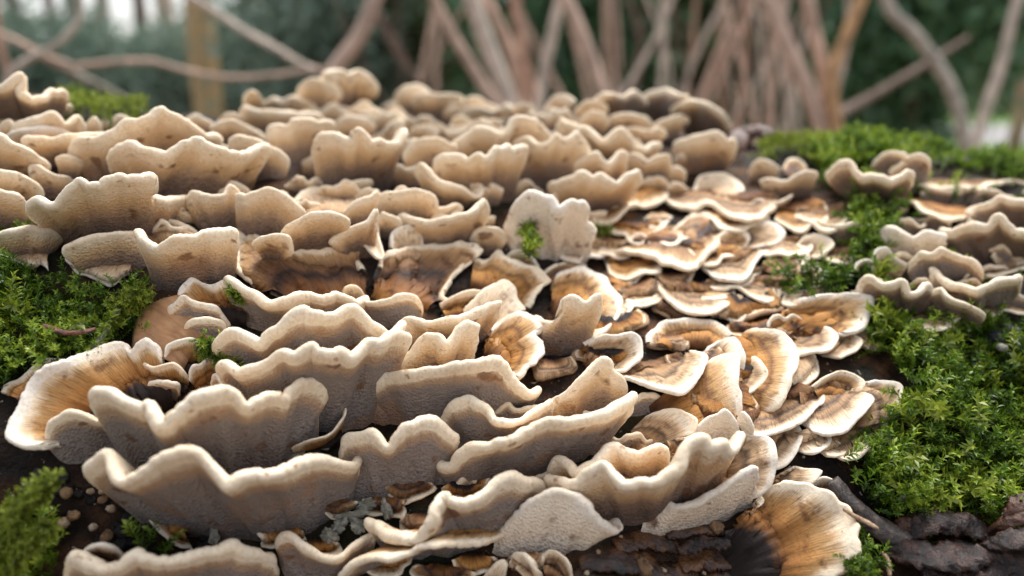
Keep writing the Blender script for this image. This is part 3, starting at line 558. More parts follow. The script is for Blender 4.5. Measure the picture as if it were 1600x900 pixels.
K('small pale lobe at the moss edge right of the brown-striped fan', 't', 'w', '1345 512 1360 518 1375 525 1379 535 1370 546 1353 543', '1342 526', .9)
K('pinkish hanging flap below the black-smudged fan', 't', 'w', '1238 598 1250 601 1262 597 1276 586 1278 572 1272 556', '1244 556 1262 552', .7)
K('wide tan fan with dark bands and pale edge under the frayed one', 't', 't', '1158 672 1185 679 1205 676 1230 668 1255 655 1270 640 1286 625 1281 612', '1185 636 1245 606', 1.1, margin='margin_white')
K('banded tan fan with dark middle streak right of the wide one', 't', 't', '1254 658 1275 672 1300 675 1320 670 1340 650 1358 630 1358 621 1342 616', '1268 606 1305 598', 1.2, margin='margin_white')
K('brown hump with pale lip standing behind the banded tan fan', 'c', 'o', '1268 604 1285 590 1305 580 1320 578 1340 585 1353 598 1346 613', '1288 616', 1.4)
K('outermost pale fan reaching into green moss, square right edge', 't', 'p', '1338 604 1352 599 1380 597 1404 603 1408 618 1402 640 1386 656', '1332 622 1345 655', 1.1, margin='margin_white')
K('lower pale plate under the outermost fan, slanting to the left', 't', 'p', '1388 652 1376 685 1351 705 1328 717 1305 709 1288 700', '1340 652 1305 682', .9)
K('finger-like pale roll on the lower plate', 't', 'w', '1280 702 1296 712 1316 710 1324 702 1310 690', '1290 688', 1.2)
K('smooth tan lobe with white outline left of the white pocket', 't', 'p', '1192 735 1212 731 1230 722 1245 701 1251 680 1244 664', '1178 702 1208 670', 1.1, margin='margin_white')
K('white pocket-shaped lobe with a hollow, beside the smooth tan lobe', 't', 'w', '1244 702 1260 708 1280 704 1296 690 1291 672 1275 666', '1246 676', 1, margin='margin_white')
K('round-ended tan lobe with heavy white roll above rotten wood', 't', 'p', '1152 690 1172 684 1195 685 1208 701 1208 730 1201 756 1188 771 1166 777', '1130 722 1128 748', 1.4, margin='margin_white')
K('white rolled edge sweeping down over thin grey frill above rotten wood', 'u', 'w', '1036 780 1060 789 1090 782 1115 768 1140 752 1160 736 1184 729 1182 745', '1010 836 1075 828 1150 792', .9, margin='margin_white', pore='pore_pale')
K('large hairy brown cap with black centre beside the bark strips', 't', 'k', '1192 792 1198 777 1212 764 1232 759 1265 765 1290 775 1305 789 1320 800 1326 815 1332 826 1329 841 1334 860 1326 880 1306 896 1280 908 1250 910 1228 902', '1160 842 1168 880 1190 905', 1.0)
K('white-lipped fold on the upper edge of the hairy brown cap', 't', 'p', '1222 772 1245 773 1261 760 1275 746 1280 736 1256 733 1236 730', '1206 748', 1.1)
K('pale layered sliver behind the hairy brown cap', 'c', 'p', '1265 768 1272 752 1286 744 1306 750 1316 765', '1285 778', .8, margin='margin_white')
K('orange rotted bracket with thin white outline beside black soil', 'c', 'o', '300 858 280 856 258 841 240 823 229 806 221 784 228 772', '270 800 315 845', .8, margin='margin_white', th=.6)
K('small finger-like cream bracket on black wood below the pale dome', 't', 'w', '796 876 805 866 820 867 836 884 846 902', '845 912', 1.6, th=1.6)
K('thin brown crescent bracket beside the finger-like one', 'c', 't', '846 868 860 858 877 865 890 880 896 902', '862 905', 1.2, th=.6)
K('short pale stub left of the finger-like bracket', 't', 'w', '752 905 768 886 783 877 792 886 784 902', '766 915', 1.2, th=1.5)
K('thin cracked cap edge curving round a dark hollow beside the velvety bracket', 'c', 'k', '455 700 480 688 510 680 530 662 540 640 532 625', '470 712 530 690', 2.0, th=.7)

# --- separate group on the right
K('wavy grey-bellied bracket at the upper left of the separate moss-ringed group', 'u', 't', '1290 272 1300 258 1315 250 1328 252 1335 265 1345 275 1360 272 1375 275 1390 280 1405 275 1418 267 1428 270 1429 279', '1350 318 1395 312', 1, pore='pore_brown', lift=.010)
K('topmost tan lobe of the separate moss-ringed group', 'u', 't', '1362 258 1375 242 1390 236 1410 237 1420 244', '1392 272', 1, lift=.010)
K('tan hood overlapping the topmost lobe of the separate moss-ringed group', 'u', 't', '1388 268 1405 255 1420 243 1440 240 1454 250 1453 262', '1432 290', 1, lift=.010)
K('long level plate with straight lip at the top of the separate moss-ringed group', 't', 'p', '1436 286 1455 292 1475 295 1500 293 1525 295 1550 288 1570 282 1590 286 1630 288', '1470 278 1580 272', 1, lift=.010)
K('orange-topped plate with white left tip in the separate moss-ringed group', 't', 'o', '1382 314 1392 309 1410 313 1428 316 1440 328 1455 335 1480 342 1504 340', '1430 306 1495 316', 1, lift=.010)
K('dark-hollowed bracket with tan roof at the right of the group', 'u', 't', '1508 332 1520 322 1545 315 1560 305 1580 310 1600 312 1640 316', '1550 358 1620 356', .9, pore='pore_brown', lift=.010)
K('bracket with one high hump over dark shade in the separate moss-ringed group', 'u', 't', '1468 356 1485 360 1500 352 1520 348 1540 350 1552 338 1562 335 1572 345 1585 358 1610 362 1650 360', '1520 408 1620 402', .9, pore='pore_brown', lift=.010)
K('chunky white two-lobed bracket on moss left of the high-humped one', 'u', 'w', '1374 364 1383 354 1400 355 1415 365 1430 370 1450 362 1470 365 1479 372 1468 384', '1400 400 1440 400', .8, pore='pore_pale', margin='margin_white', th=1.6, lift=.010)
K('broad arched bracket with beige belly in the middle of the separate moss-ringed group', 'u', 'p', '1418 412 1430 400 1440 393 1455 395 1470 387 1485 393 1505 400 1525 408 1537 426', '1445 442 1515 440', 1, lift=.010)
K('boat-shaped bracket with white right tip below the arched one', 'u', 'p', '1451 424 1457 417 1466 430 1480 440 1505 447 1525 452 1545 445 1560 435 1580 435 1594 431 1596 442', '1495 480 1565 474', 1, lift=.010)
K('small curl standing in the boat-shaped bracket', 'c', 'o', '1506 438 1512 427 1526 424 1538 432', '1522 446', 2, lift=.010)
K('dark-bellied bracket with rounded left shoulder beside green moss in the separate moss-ringed group', 'u', 'p', '1338 456 1344 436 1360 429 1375 442 1395 440 1410 437 1420 455 1435 455 1447 442 1458 445', '1370 494 1435 488', .9, pore='pore_brown', lift=.010)
K('bracket drooping to the right below the boat-shaped one', 'u', 'p', '1453 456 1470 449 1480 462 1500 470 1520 478 1535 485 1540 492', '1470 508 1515 510', .9, pore='pore_brown', lift=.010)
K('white upright lobe behind the rounded-shouldered bracket, moss beside it', 'c', 'w', '1362 428 1366 392 1385 385 1400 400 1420 412', '1390 440', 1.4, margin='margin_white', lift=.010)
K('little white cushion-like lobe on bright moss left of the separate moss-ringed group', 'c', 'w', '1335 420 1340 409 1355 404 1370 410 1376 420', '1356 426', 1.2, margin='margin_white', lift=.010)
K('pale top plate at the right of the arched bracket', 'c', 'w', '1548 400 1560 384 1580 385 1605 392 1640 400', '1570 418 1620 418', 1.2, lift=.010)
K('thin level plate between the pale top plate and the boat-shaped bracket', 't', 'p', '1536 430 1560 430 1590 421 1615 416 1650 414', '1550 420 1620 408', .9, lift=.010)
g6 = 'crumpled grey scraps below the separate moss-ringed group'; l6 = 'crumpled grey-beige scrap at the bottom of the separate moss-ringed group'
K(l6, 't', 'p', '1406 492 1422 501 1435 511 1455 516 1470 514 1486 509 1492 522', '1430 482 1480 484', .9, g6, lift=.010)
K(l6, 't', 'p', '1540 486 1556 492 1572 484 1590 490 1612 490', '1556 470 1600 470', .9, g6, lift=.010)
K(l6, 't', 'p', '1462 500 1476 508 1492 502 1502 494', '1480 486', .9, g6, lift=.010)
# --- half-hidden brackets filling the gaps of the big cluster
def inpoly(P, poly):
    P = np.asarray(P); x, y = P[:, 0], P[:, 1]; c = np.zeros(len(P), bool); n = len(poly); j = n-1
    for i in range(n):
        xi, yi = poly[i]; xj, yj = poly[j]
        with np.errstate(divide='ignore', invalid='ignore'):
            c ^= ((yi > y) != (yj > y)) & (x < (xj-xi)*(y-yi)/((yj-yi) or 1e-9)+xi)
        j = i
    return c
fr = np.random.default_rng(5)
def fill(label, grp, zone, count, gap, mode, caps, wr, h, hf=.62, **kw):
    z = np.array(zone); spots = []; tries = 0
    while len(spots) < count and tries < 4000:
        tries += 1; p = np.array((fr.uniform(z[:, 0].min(), z[:, 0].max()), fr.uniform(z[:, 1].min(), z[:, 1].max())))
        if inpoly([p], zone)[0] and all(np.hypot(*((p-q)*(1, 1.5))) > gap for q in spots): spots.append(p)
    for p in spots:
        wd = fr.uniform(*wr); n = 11
        if mode == 't':
            a = np.linspace(R(-15), R(195), n)+fr.uniform(-.3, .3); rd = wd*(1+.14*np.sin(a*4+fr.uniform(0, 6))+.06*fr.standard_normal(n))
            pts = np.stack([p[0]-np.cos(a)*rd, p[1]+np.sin(a)*rd*hf], 1); b = (p[0]-wd*.35, p[1]-8, p[0]+wd*.35, p[1]-8)
        else:
            x = np.linspace(-1, 1, n); y = -wd*.30*(1-x*x)+wd*.10*np.sin(x*fr.uniform(3, 7)+fr.uniform(0, 6))+wd*.05*fr.standard_normal(n)
            pts = np.stack([p[0]+x*wd, p[1]+y], 1); b = (p[0]-wd*.6, p[1]+wd*.45, p[0]+wd*.6, p[1]+wd*.45)
        K(label, mode, str(fr.choice(caps)), ' '.join('%.0f %.0f' % tuple(q) for q in pts), '%.0f %.0f %.0f %.0f' % b, h, grp, raw=True, **kw)
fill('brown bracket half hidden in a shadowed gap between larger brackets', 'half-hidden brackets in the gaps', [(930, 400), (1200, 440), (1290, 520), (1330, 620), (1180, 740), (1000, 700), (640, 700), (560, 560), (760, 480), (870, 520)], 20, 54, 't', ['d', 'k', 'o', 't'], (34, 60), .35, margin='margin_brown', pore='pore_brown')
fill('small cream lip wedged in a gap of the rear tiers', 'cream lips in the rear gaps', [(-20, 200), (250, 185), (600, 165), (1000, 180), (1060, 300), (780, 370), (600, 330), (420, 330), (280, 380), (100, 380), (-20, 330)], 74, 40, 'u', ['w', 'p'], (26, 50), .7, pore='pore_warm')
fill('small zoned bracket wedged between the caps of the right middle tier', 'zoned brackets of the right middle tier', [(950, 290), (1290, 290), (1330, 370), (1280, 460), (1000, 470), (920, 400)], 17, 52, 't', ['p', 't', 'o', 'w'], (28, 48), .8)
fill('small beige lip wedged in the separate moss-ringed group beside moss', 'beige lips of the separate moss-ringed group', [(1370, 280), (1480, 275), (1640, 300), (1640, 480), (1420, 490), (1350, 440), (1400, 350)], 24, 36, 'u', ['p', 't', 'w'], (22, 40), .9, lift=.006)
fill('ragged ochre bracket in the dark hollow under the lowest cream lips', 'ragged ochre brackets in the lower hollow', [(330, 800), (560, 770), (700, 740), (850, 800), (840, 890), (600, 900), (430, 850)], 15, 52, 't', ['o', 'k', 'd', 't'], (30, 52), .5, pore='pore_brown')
fill('thin cream lip showing under a larger lip of the front cluster', 'thin lips under the front brackets', [(560, 600), (760, 640), (1000, 600), (1080, 700), (980, 790), (760, 780), (600, 760)], 13, 60, 'u', ['w', 'p'], (36, 60), .6)

# ------------------------------------------------------------------ moss
def moss_mat(name, lo, mid, hi):
    T = NT(name); tip = T.n('Attribute', attribute_name='tip').outputs['Fac']; rn = T.n('Attribute', attribute_name='rnd').outputs['Fac']
    big = T.noise(26, 3, .5, T.geo())
    f = T.math('ADD', T.math('MULTIPLY', tip, .62), T.math('MULTIPLY', T.math('SUBTRACT', rn, .5), .5))
    f = T.math('ADD', f, T.math('MULTIPLY', T.math('SUBTRACT', big, .5), 1.1))
    c = T.ramp(f, [(.0, lo), (.38, mid), (.80, hi)])
    d = T.n('BsdfDiffuse'); T.l(c, d.inputs[0]); tr = T.n('BsdfTranslucent'); T.l(c, tr.inputs[0])
    gl = T.n('BsdfGlossy'); gl.inputs['Roughness'].default_value = .35
    mx = T.n('MixShader'); mx.inputs[0].default_value = .34; T.l(d.outputs[0], mx.inputs[1]); T.l(tr.outputs[0], mx.inputs[2])
    m2 = T.n('MixShader'); m2.inputs[0].default_value = .035; T.l(mx.outputs[0], m2.inputs[1]); T.l(gl.outputs[0], m2.inputs[2])
    T.l(m2.outputs[0], T.t.nodes['Material Output'].inputs[0]); return T.m
M['moss'] = moss_mat('moss_green', (.018, .036, .006), (.11, .205, .014), (.40, .49, .050))
M['moss_y'] = moss_mat('moss_yellow', (.05, .075, .010), (.19, .25, .022), (.36, .42, .05))
def shoot(rg, n, length, ll, lw, bend):
    """one moss shoot along +Z: stem strip plus n pointed leaves; returns verts, quads, tip value"""
    V, F, T = [], [], []
    bx, by = rg.uniform(-bend, bend, 2)
    st = lambda t: np.array((bx*t*t, by*t*t, t*(1-.25*(abs(bx)+abs(by))*t)))*length
    for i in range(n):
        t = (i+.5)/n; a = i*2.4+rg.uniform(-.4, .4); p = st(t); tg = unit(st(t+.02)-st(t-.02))
        o = np.array((math.cos(a), math.sin(a), 0)); dirn = unit(o*rg.uniform(.6, 1.0)+tg*rg.uniform(.5, 1.0)); sd = unit(np.cross(dirn, tg)+1e-6)
        L = ll*rg.uniform(.7, 1.25)*(1-.35*abs(t-.45)); W = lw*rg.uniform(.8, 1.2); up = unit(np.cross(sd, dirn))
        b = len(V); V += [p, p+dirn*L*.45+sd*W*.5+up*W*.25, p+dirn*L-up*L*.12, p+dirn*L*.45-sd*W*.5+up*W*.25]
        F.append((b, b+1, b+2, b+3)); T += [t*.55, t*.7+.1, t*.7+.35, t*.7+.1]
    return np.array(V), np.array(F), np.array(T)
mg = np.random.default_rng(21)
VAR = [shoot(mg, 30, 1.0, .25, .075, .6) for _ in range(8)]
def basis(Z, rg):
    X = unit(np.cross(Z, rg.standard_normal(Z.shape))); return np.stack([X, np.cross(Z, X), Z], -1)
def plant(P, Z, L, rg, rv=None):
    Vs, Fs, Ts, Rs = [], [], [], []; off = 0; Bm = basis(unit(Z), rg); pick = rg.integers(0, len(VAR), len(P)); rv = rg.random(len(P)) if rv is None else rv
    for k, (v, f, t) in enumerate(VAR):
        m = np.where(pick == k)[0]
        if not len(m): continue
        X = np.einsum('nij,vj->nvi', Bm[m], v)*L[m][:, None, None]+P[m][:, None]
        Vs.append(X.reshape(-1, 3)); Fs.append((f[None]+(np.arange(len(m))*len(v))[:, None, None]+off).reshape(-1, 4)); off += len(m)*len(v)
        Ts.append(np.tile(t, len(m))); Rs.append(np.repeat(rv[m], len(v)))
    return np.vstack(Vs), np.vstack(Fs), np.concatenate(Ts), np.concatenate(Rs)
def log_normal(th): return np.sin(th)[:, None]*AXS+np.cos(th)[:, None]*AXU
def moss_patch(label, polys, dens, Lr, srange, trange, seed, mat='moss', lift=(.001, .009), lean=.8, holes=()):
    rg = np.random.default_rng(seed); n = int((srange[1]-srange[0])*(trange[1]-trange[0])*R0*dens)
    s = rg.uniform(*srange, n); th = rg.uniform(*trange, n)
    px, f = project(log_pt1(s, th)); ok = np.zeros(n, bool)
    for pl in polys: ok |= inpoly(px, pl)
    for pl in holes: ok &= ~(inpoly(px, pl) & (rg.random(n) > .04))
    ok &= f > 0; s, th = s[ok], th[ok]; n = len(s)
    N = log_normal(th); Tn = np.cross(N, AXD); A = AXD[None]
    lump = .5+.25*np.sin(140*s+60*np.sin(90*th*R0))+.25*np.sin(170*th*R0+50*s+1)
    ang = 2.2*np.sin(45*s+20*th)+1.6*np.sin(70*th*R0-30*s)+rg.normal(0, .7, n)
    Z = N*.75+lean*(np.cos(ang)[:, None]*A+np.sin(ang)[:, None]*Tn)+rg.normal(0, .35, (n, 3))+np.array((0, 0, .25))
    P = log_pt1(s, th)+N*(lift[0]+(lift[1]-lift[0])*lump*rg.uniform(.3, 1, n))[:, None]
    V, F, T, Rn = plant(P, Z, rg.uniform(*Lr, n), rg, np.clip(.55*lump+.45*rg.random(n), 0, 1))
    o = mesh_obj('moss', V, F, M[mat], smooth=False, attrs={'tip': T, 'rnd': Rn}); tag(o, label, 'moss', kind='stuff'); return o
def log_pt1(s, th):
    r = R0+log_bump(s, th); return AX0+s[:, None]*AXD+(r*np.sin(th))[:, None]*AXS+(r*np.cos(th))[:, None]*AXU
moss_patch('feathery green moss carpet beside the bark strips', [[(1295, 455), (1325, 400), (1310, 330), (1290, 300), (1250, 250), (1330, 235), (1480, 262), (1700, 275), (2100, 320), (2100, 900), (1700, 850), (1600, 805), (1480, 818), (1400, 832), (1345, 800), (1325, 750), (1300, 725), (1335, 715), (1400, 640), (1405, 600), (1360, 545), (1350, 460), (1220, 470), (1180, 450), (1280, 440)], [(1310, 850), (1345, 850), (1350, 910), (1310, 910)]],
           230000, (.0055, .0125), (.02, .50), (-1.35, .12), 31, holes=[[(1355, 440), (1400, 370), (1375, 330), (1310, 290), (1330, 262), (1450, 250), (1620, 290), (1700, 480), (1600, 520), (1480, 525), (1400, 500)]])
moss_patch('feathery green moss carpet beside the dead leaf', [[(-500, 405), (0, 425), (120, 445), (225, 470), (240, 490), (215, 540), (170, 545), (60, 585), (0, 620), (-500, 640)], [(-200, 345), (50, 345), (90, 368), (0, 395), (-200, 395)]],
           260000, (.0050, .0100), (-.42, .0), (-1.2, -.2), 32, lift=(.0, .006))
moss_patch('bright green moss clump beside the curled grey-white ring', [[(-500, 735), (30, 748), (70, 800), (110, 850), (95, 910), (60, 1100), (-500, 1100)], [(225, 840), (262, 845), (260, 872), (228, 868)]],
           200000, (.006, .012), (-.42, .0), (-1.7, -.8), 33)
moss_patch('yellow-green moss cushion on the crest behind the tent-shaped bracket', [[(95, 120), (215, 120), (228, 175), (232, 215), (95, 215)], [(570, 120), (632, 125), (632, 172), (570, 172)]],
           190000, (.0035, .0065), (-.5, .1), (-.6, .25), 34, 'moss_y', (.0, .005), .4)
moss_patch('bright yellow-green moss cushion below the forked shrub', [[(1185, 262), (1182, 200), (1260, 195), (1380, 200), (1372, 250), (1300, 285), (1240, 250)]],
           190000, (.0035, .007), (.05, .5), (-.7, .25), 35, 'moss_y', (.001, .007), .4)
moss_patch('low green moss along the crest below the crooked grey stem', [[(1372, 205), (1480, 215), (1900, 240), (1900, 300), (1480, 270), (1372, 250)]],
           140000, (.0035, .007), (.1, .7), (-.6, .25), 36, 'moss', (.0, .004), .5)
moss_patch('long golden-green moss fronds trailing over the moss by the bark strips', [[(1330, 480), (1400, 520), (1500, 540), (1620, 560), (1900, 600), (1900, 830), (1600, 800), (1480, 810), (1420, 800), (1360, 700), (1415, 640), (1400, 590)]],
           15000, (.011, .021), (.02, .45), (-1.35, .0), 37, 'moss_y', (.003, .010), 1.3)
moss_patch('long golden-green moss fronds trailing over the moss by the dead leaf', [[(-300, 450), (0, 460), (120, 490), (190, 530), (60, 580), (0, 600), (-300, 620)]],
           13000, (.010, .019), (-.42, .0), (-1.2, -.2), 38, 'moss_y', (.003, .010), 1.3)
def strand(label, px, out, r0, mat, name='moss_strand', n=90, ll=.0022, stem=True, seed=0, jitter=0):
    """a single moss strand following the log: stem and leaf clusters"""
    rg = np.random.default_rng(seed); P = nums(px); t, _ = hit_many(P); C = CAM+rays(P)*(t-np.asarray(out))[:, None]; C, _ = catmull(C, n)
    tg = unit(np.gradient(C, axis=0)); e = empty(name, C[0]); tag(e, label, 'moss')
    k = 4; Pp = np.repeat(C, k, 0)+rg.normal(0, jitter, (n*k, 3)); Z = np.repeat(tg, k, 0)*.8+unit(rg.standard_normal((n*k, 3)))*.9
    V, F, T, Rn = plant(Pp, Z, np.full(n*k, ll)*rg.uniform(.7, 1.3, n*k), rg)
    mesh_obj('leaves', V, F, M[mat], e, smooth=False, origin=C[0], attrs={'tip': np.clip(T+.15, 0, 1), 'rnd': Rn})
    if stem:
        V, F = tube(C, np.full(n, r0), 6); mesh_obj('stem', V, F, M['mossy_stem'], e, origin=C[0])
    return e
def tube(C, rr, k=10, flat=1.0, noise=0, rg=None, caps=True):
    C = np.asarray(C, float); n = len(C); tg = unit(np.gradient(C, axis=0)); up = np.array((0.13, -.31, .94)); X = unit(np.cross(tg, up)); Y = np.cross(tg, X)
    a = np.linspace(0, 2*math.pi, k, endpoint=False); rr = np.asarray(rr, float)[:, None]*np.ones((n, k))
    if noise:
        q = rg.uniform(0, 6.28, 6); s = np.linspace(0, 1, n)[:, None]
        rr = rr*(1+noise*(np.sin(9*s+3*a+q[0])+.7*np.sin(23*s+2*a+q[1])+.6*np.sin(41*s-5*a+q[2])+.5*np.sin(70*s+4*a+q[3]))+noise*.4*rg.standard_normal((n, k)))
    V = C[:, None]+rr[..., None]*(np.cos(a)[None, :, None]*X[:, None]+flat*np.sin(a)[None, :, None]*Y[:, None])
    ii, jj = np.meshgrid(np.arange(n-1), np.arange(k), indexing='ij'); j2 = (jj+1) % k
    F = np.stack([ii*k+jj, ii*k+j2, (ii+1)*k+j2, (ii+1)*k+jj], -1).reshape(-1, 4)
    V = V.reshape(-1, 3)
    if caps:
        b = len(V); V = np.vstack([V, C[:1], C[-1:]]); j = np.arange(k)
        F = np.vstack([F, np.stack([j, np.full(k, b), np.full(k, b), (j+1) % k], -1)[:, [3, 0, 1, 1]][:, :4], np.stack([(n-1)*k+j, (n-1)*k+(j+1) % k, np.full(k, b+1), np.full(k, b+1)], -1)]) if False else F
        Fl = F.tolist()+[[int(b), int((i+1) % k), int(i)] for i in j]+[[int(b+1), int((n-1)*k+i), int((n-1)*k+(i+1) % k)] for i in j]
        return V, Fl
    return V, F
M['mossy_stem'] = plain_noise_mat('mossy_stem', [(.3, (.05, .05, .035)), (.6, (.14, .14, .10)), (.8, (.10, .13, .03))], 300, bd=.001)
strand('grey-green mossy stalk with a bright leafy tip above the large ochre cap', '122 578 150 540 172 505 186 482', (.006, .010, .014, .016), .0012, 'moss', seed=1, ll=.0026)
strand('bright spiky moss tip topping the grey-green stalk', '180 488 190 478 205 465 222 462', (.016, .016, .018, .018), .0004, 'moss_y', seed=2, n=40, ll=.0042)
strand('thin yellow moss strand hanging across the moss by the bark strips', '1426 690 1440 720 1455 745 1465 770 1468 796', (.014, .014, .013, .012, .012), .0004, 'moss_y', seed=3, ll=.0021)
strand('thick blurred moss frond slanting beside the bright moss clump', '-30 885 0 845 30 800 60 765 74 752', (.018, .022, .024, .024, .024), .0010, 'moss_y', seed=4, ll=.0042, n=120)
strand('shorter blurred moss frond below the thick slanting one', '-20 930 15 885 45 850 72 826', (.018, .020, .022, .022), .0010, 'moss_y', seed=5, ll=.0040)
strand('fresh green moss sprout growing in front of the round white bracket', '828 402 826 385 824 366 829 350', (.022, .024, .026, .026), .0004, 'moss', seed=6, n=46, ll=.0040, jitter=.0006)
strand('leaning arm of the green sprout by the round white bracket', '826 398 836 384 841 374', (.022, .024, .026), .0003, 'moss', seed=7, n=26, ll=.0032, jitter=.0005)
strand('single fresh green moss leaf right of the round white bracket', '926 362 938 358 950 360', (.016, .016, .016), .0003, 'moss_y', seed=8, n=16, ll=.0034)
strand('fresh green strand caught behind the white-edged brown lobe', '358 448 366 458 378 468', (.016, .016, .014), .0003, 'moss', seed=9, n=30, ll=.0026)
strand('dark green moss strand between the cream tongue and the fuzzy brown fan', '310 530 330 545 352 555 374 566', (.012, .012, .012, .012), .0004, 'moss', seed=10, n=60, ll=.0042, jitter=.0008)
strand('plump bright moss shoot lying at the bark twig', '1410 778 1425 772 1442 772', (.018, .018, .018), .0006, 'moss', seed=12, n=40, ll=.0040)
strand('green moss shoot below the hairy brown cap', '1320 872 1338 884 1352 896', (.012, .014, .014), .0006, 'moss', seed=13, n=40, ll=.0042)

# ------------------------------------------------------------------ leaf, twigs, bark scraps, lichen, tiny fruit bodies
def rough_mat(name, stops, sc=220, rough=.45, bd=.0012):
    T = NT(name); pos = T.geo(); n = T.noise(sc, 6, .68, pos); n2 = T.noise(sc*3.2, 4, .7, pos)
    T.b.inputs['Specular IOR Level'].default_value = .5
    return T.out(T.mix(1, T.ramp(n, stops), T.ramp(n2, [(.3, (.55,)*3), (.6, (1.1,)*3)]), 'MULTIPLY'), rough, T.bump(n2, .8, bd*.5, T.bump(n, .9, bd)))
M['wetbark'] = rough_mat('wet_bark', [(.3, (.006, .004, .004)), (.48, (.022, .011, .009)), (.6, (.060, .026, .017)), (.75, (.13, .085, .068))], 220, .24, .002)
M['redbark'] = rough_mat('red_bark', [(.3, (.018, .007, .005)), (.5, (.075, .026, .012)), (.7, (.18, .07, .03))])
M['greytwig'] = rough_mat('grey_twig', [(.3, (.018, .014, .012)), (.5, (.065, .05, .043)), (.7, (.17, .135, .11))], 260, .35)
M['palewood'] = rough_mat('pale_wood', [(.3, (.26, .16, .09)), (.6, (.46, .31, .19))], 200, .7)
M['redtwig'] = rough_mat('red_twig', [(.3, (.08, .028, .018)), (.6, (.20, .075, .045)), (.8, (.30, .16, .10))], 260)
M['black'] = rough_mat('black_lump', [(.3, (.006, .006, .008)), (.6, (.02, .02, .026)), (.8, (.06, .055, .065))], 200, .3)
M['lichen'] = rough_mat('lichen_grey', [(.3, (.10, .095, .07)), (.5, (.24, .23, .18)), (.7, (.42, .40, .33))], 300, .9)
def onlog(px, out):
    P = nums(px); t, _ = hit_many(P); return CAM+rays(P)*(t-np.asarray(out))[:, None]
def piece(name, label, cat, px, out, wpx, mat, flat=.55, noise=.13, seed=0, n=46, k=16, grp=None, taper=.35):
    rg = np.random.default_rng(seed); C = onlog(px, out); C, _ = catmull(C, n); d = np.linalg.norm(C-CAM, axis=1)
    x = np.linspace(0, 1, n); V, F = tube(C, wpx/2*d/FPX*(1-taper*np.abs(2*x-1)**3), k, flat, noise, rg)
    o = mesh_obj(name, V, F, M[mat], origin=C.mean(0)); tag(o, label, cat, grp); return o
piece('bark_strip', 'dark grey root-like twig slanting down from the hairy brown cap', 'twig', '1300 752 1325 782 1360 815 1405 842 1450 872 1520 905 1590 940', .008, 34, 'greytwig', .8, .09, 1)
piece('wood_sliver', 'pale bare wood sliver lying along the grey root-like twig', 'wood sliver', '1318 796 1335 806 1352 815 1372 826', .017, 9, 'palewood', .6, .1, 2, 24, 8)
piece('bark_strip', 'dark wet bark slab arched beside green moss', 'bark', '1405 842 1428 824 1470 815 1515 820 1545 838', (.004, .010, .014, .012, .006), 36, 'wetbark', .5, .17, 3)
piece('bark_strip', 'broad wet brown bark piece in front of the arched slab', 'bark', '1385 858 1430 862 1480 872 1540 868 1640 885', (.006, .012, .014, .012, .008), 44, 'wetbark', .45, .2, 4)
piece('bark_strip', 'purplish wet bark curl beneath a reddish flake', 'bark', '1530 862 1560 848 1600 842 1680 848', (.006, .014, .016, .012), 30, 'wetbark', .5, .16, 5)
piece('bark_strip', 'reddish bark flake above the purplish curl', 'bark', '1545 830 1575 812 1610 806 1680 808', (.008, .014, .016, .014), 24, 'redbark', .4, .16, 6)
piece('bark_strip', 'glossy reddish-brown lump of bark beside the arched slab', 'bark', '1395 832 1412 822 1432 822 1446 834', .008, 26, 'redbark', .8, .18, 7)
piece('bark_strip', 'lowest dark bark ridge under the grey twig', 'bark', '1440 900 1500 905 1580 902 1660 915', .010, 40, 'wetbark', .5, .18, 8)
piece('bark_flake', 'fibrous brown bark tuft at the edge of the moss carpet', 'bark', '1572 822 1585 800 1600 784 1625 778', (.010, .016, .018, .018), 22, 'redbark', .5, .2, 9)
piece('twig', 'short reddish forked twig lying on the moss by the dead leaf', 'twig', '68 508 84 514 100 520 125 519 150 514', .016, 8, 'redtwig', .8, .12, 10, 30, 8)
piece('twig', 'thin curved rootlet hanging below the hairy brown cap', 'twig', '1378 862 1388 878 1390 900', .012, 7, 'palewood', .8, .1, 11, 20, 8)
piece('fungus_lump', 'black glossy lump with pale spot under the separate moss-ringed group', 'fungus', '1548 540 1558 528 1572 524 1584 536', (.006, .010, .010, .006), 30, 'black', .9, .18, 12)
piece('pale_spot', 'pale dot stuck on the black glossy lump', 'fungus', '1560 544 1567 543 1573 546', .019, 12, 'lichen', .8, .1, 13, 16, 8)
piece('bark_flake', 'dark red-brown bark flake at the far edge of the crest', 'bark', '1140 232 1160 214 1182 206 1204 214', .004, 34, 'redbark', .6, .16, 14)
piece('bark_flake', 'black bark scrap on the crest below the grey stem', 'bark', '1378 236 1400 230 1432 236', .006, 20, 'wetbark', .6, .2, 15)
piece('bark_flake', 'small black bark scrap beside low moss on the crest below the grey stem', 'bark', '1468 258 1492 250 1518 258', .006, 18, 'wetbark', .6, .2, 16)
piece('bark_flake', 'dark wet wood splinter lying on the rotten wood', 'bark', '1060 862 1095 850 1140 848', .006, 20, 'wetbark', .6, .2, 17)
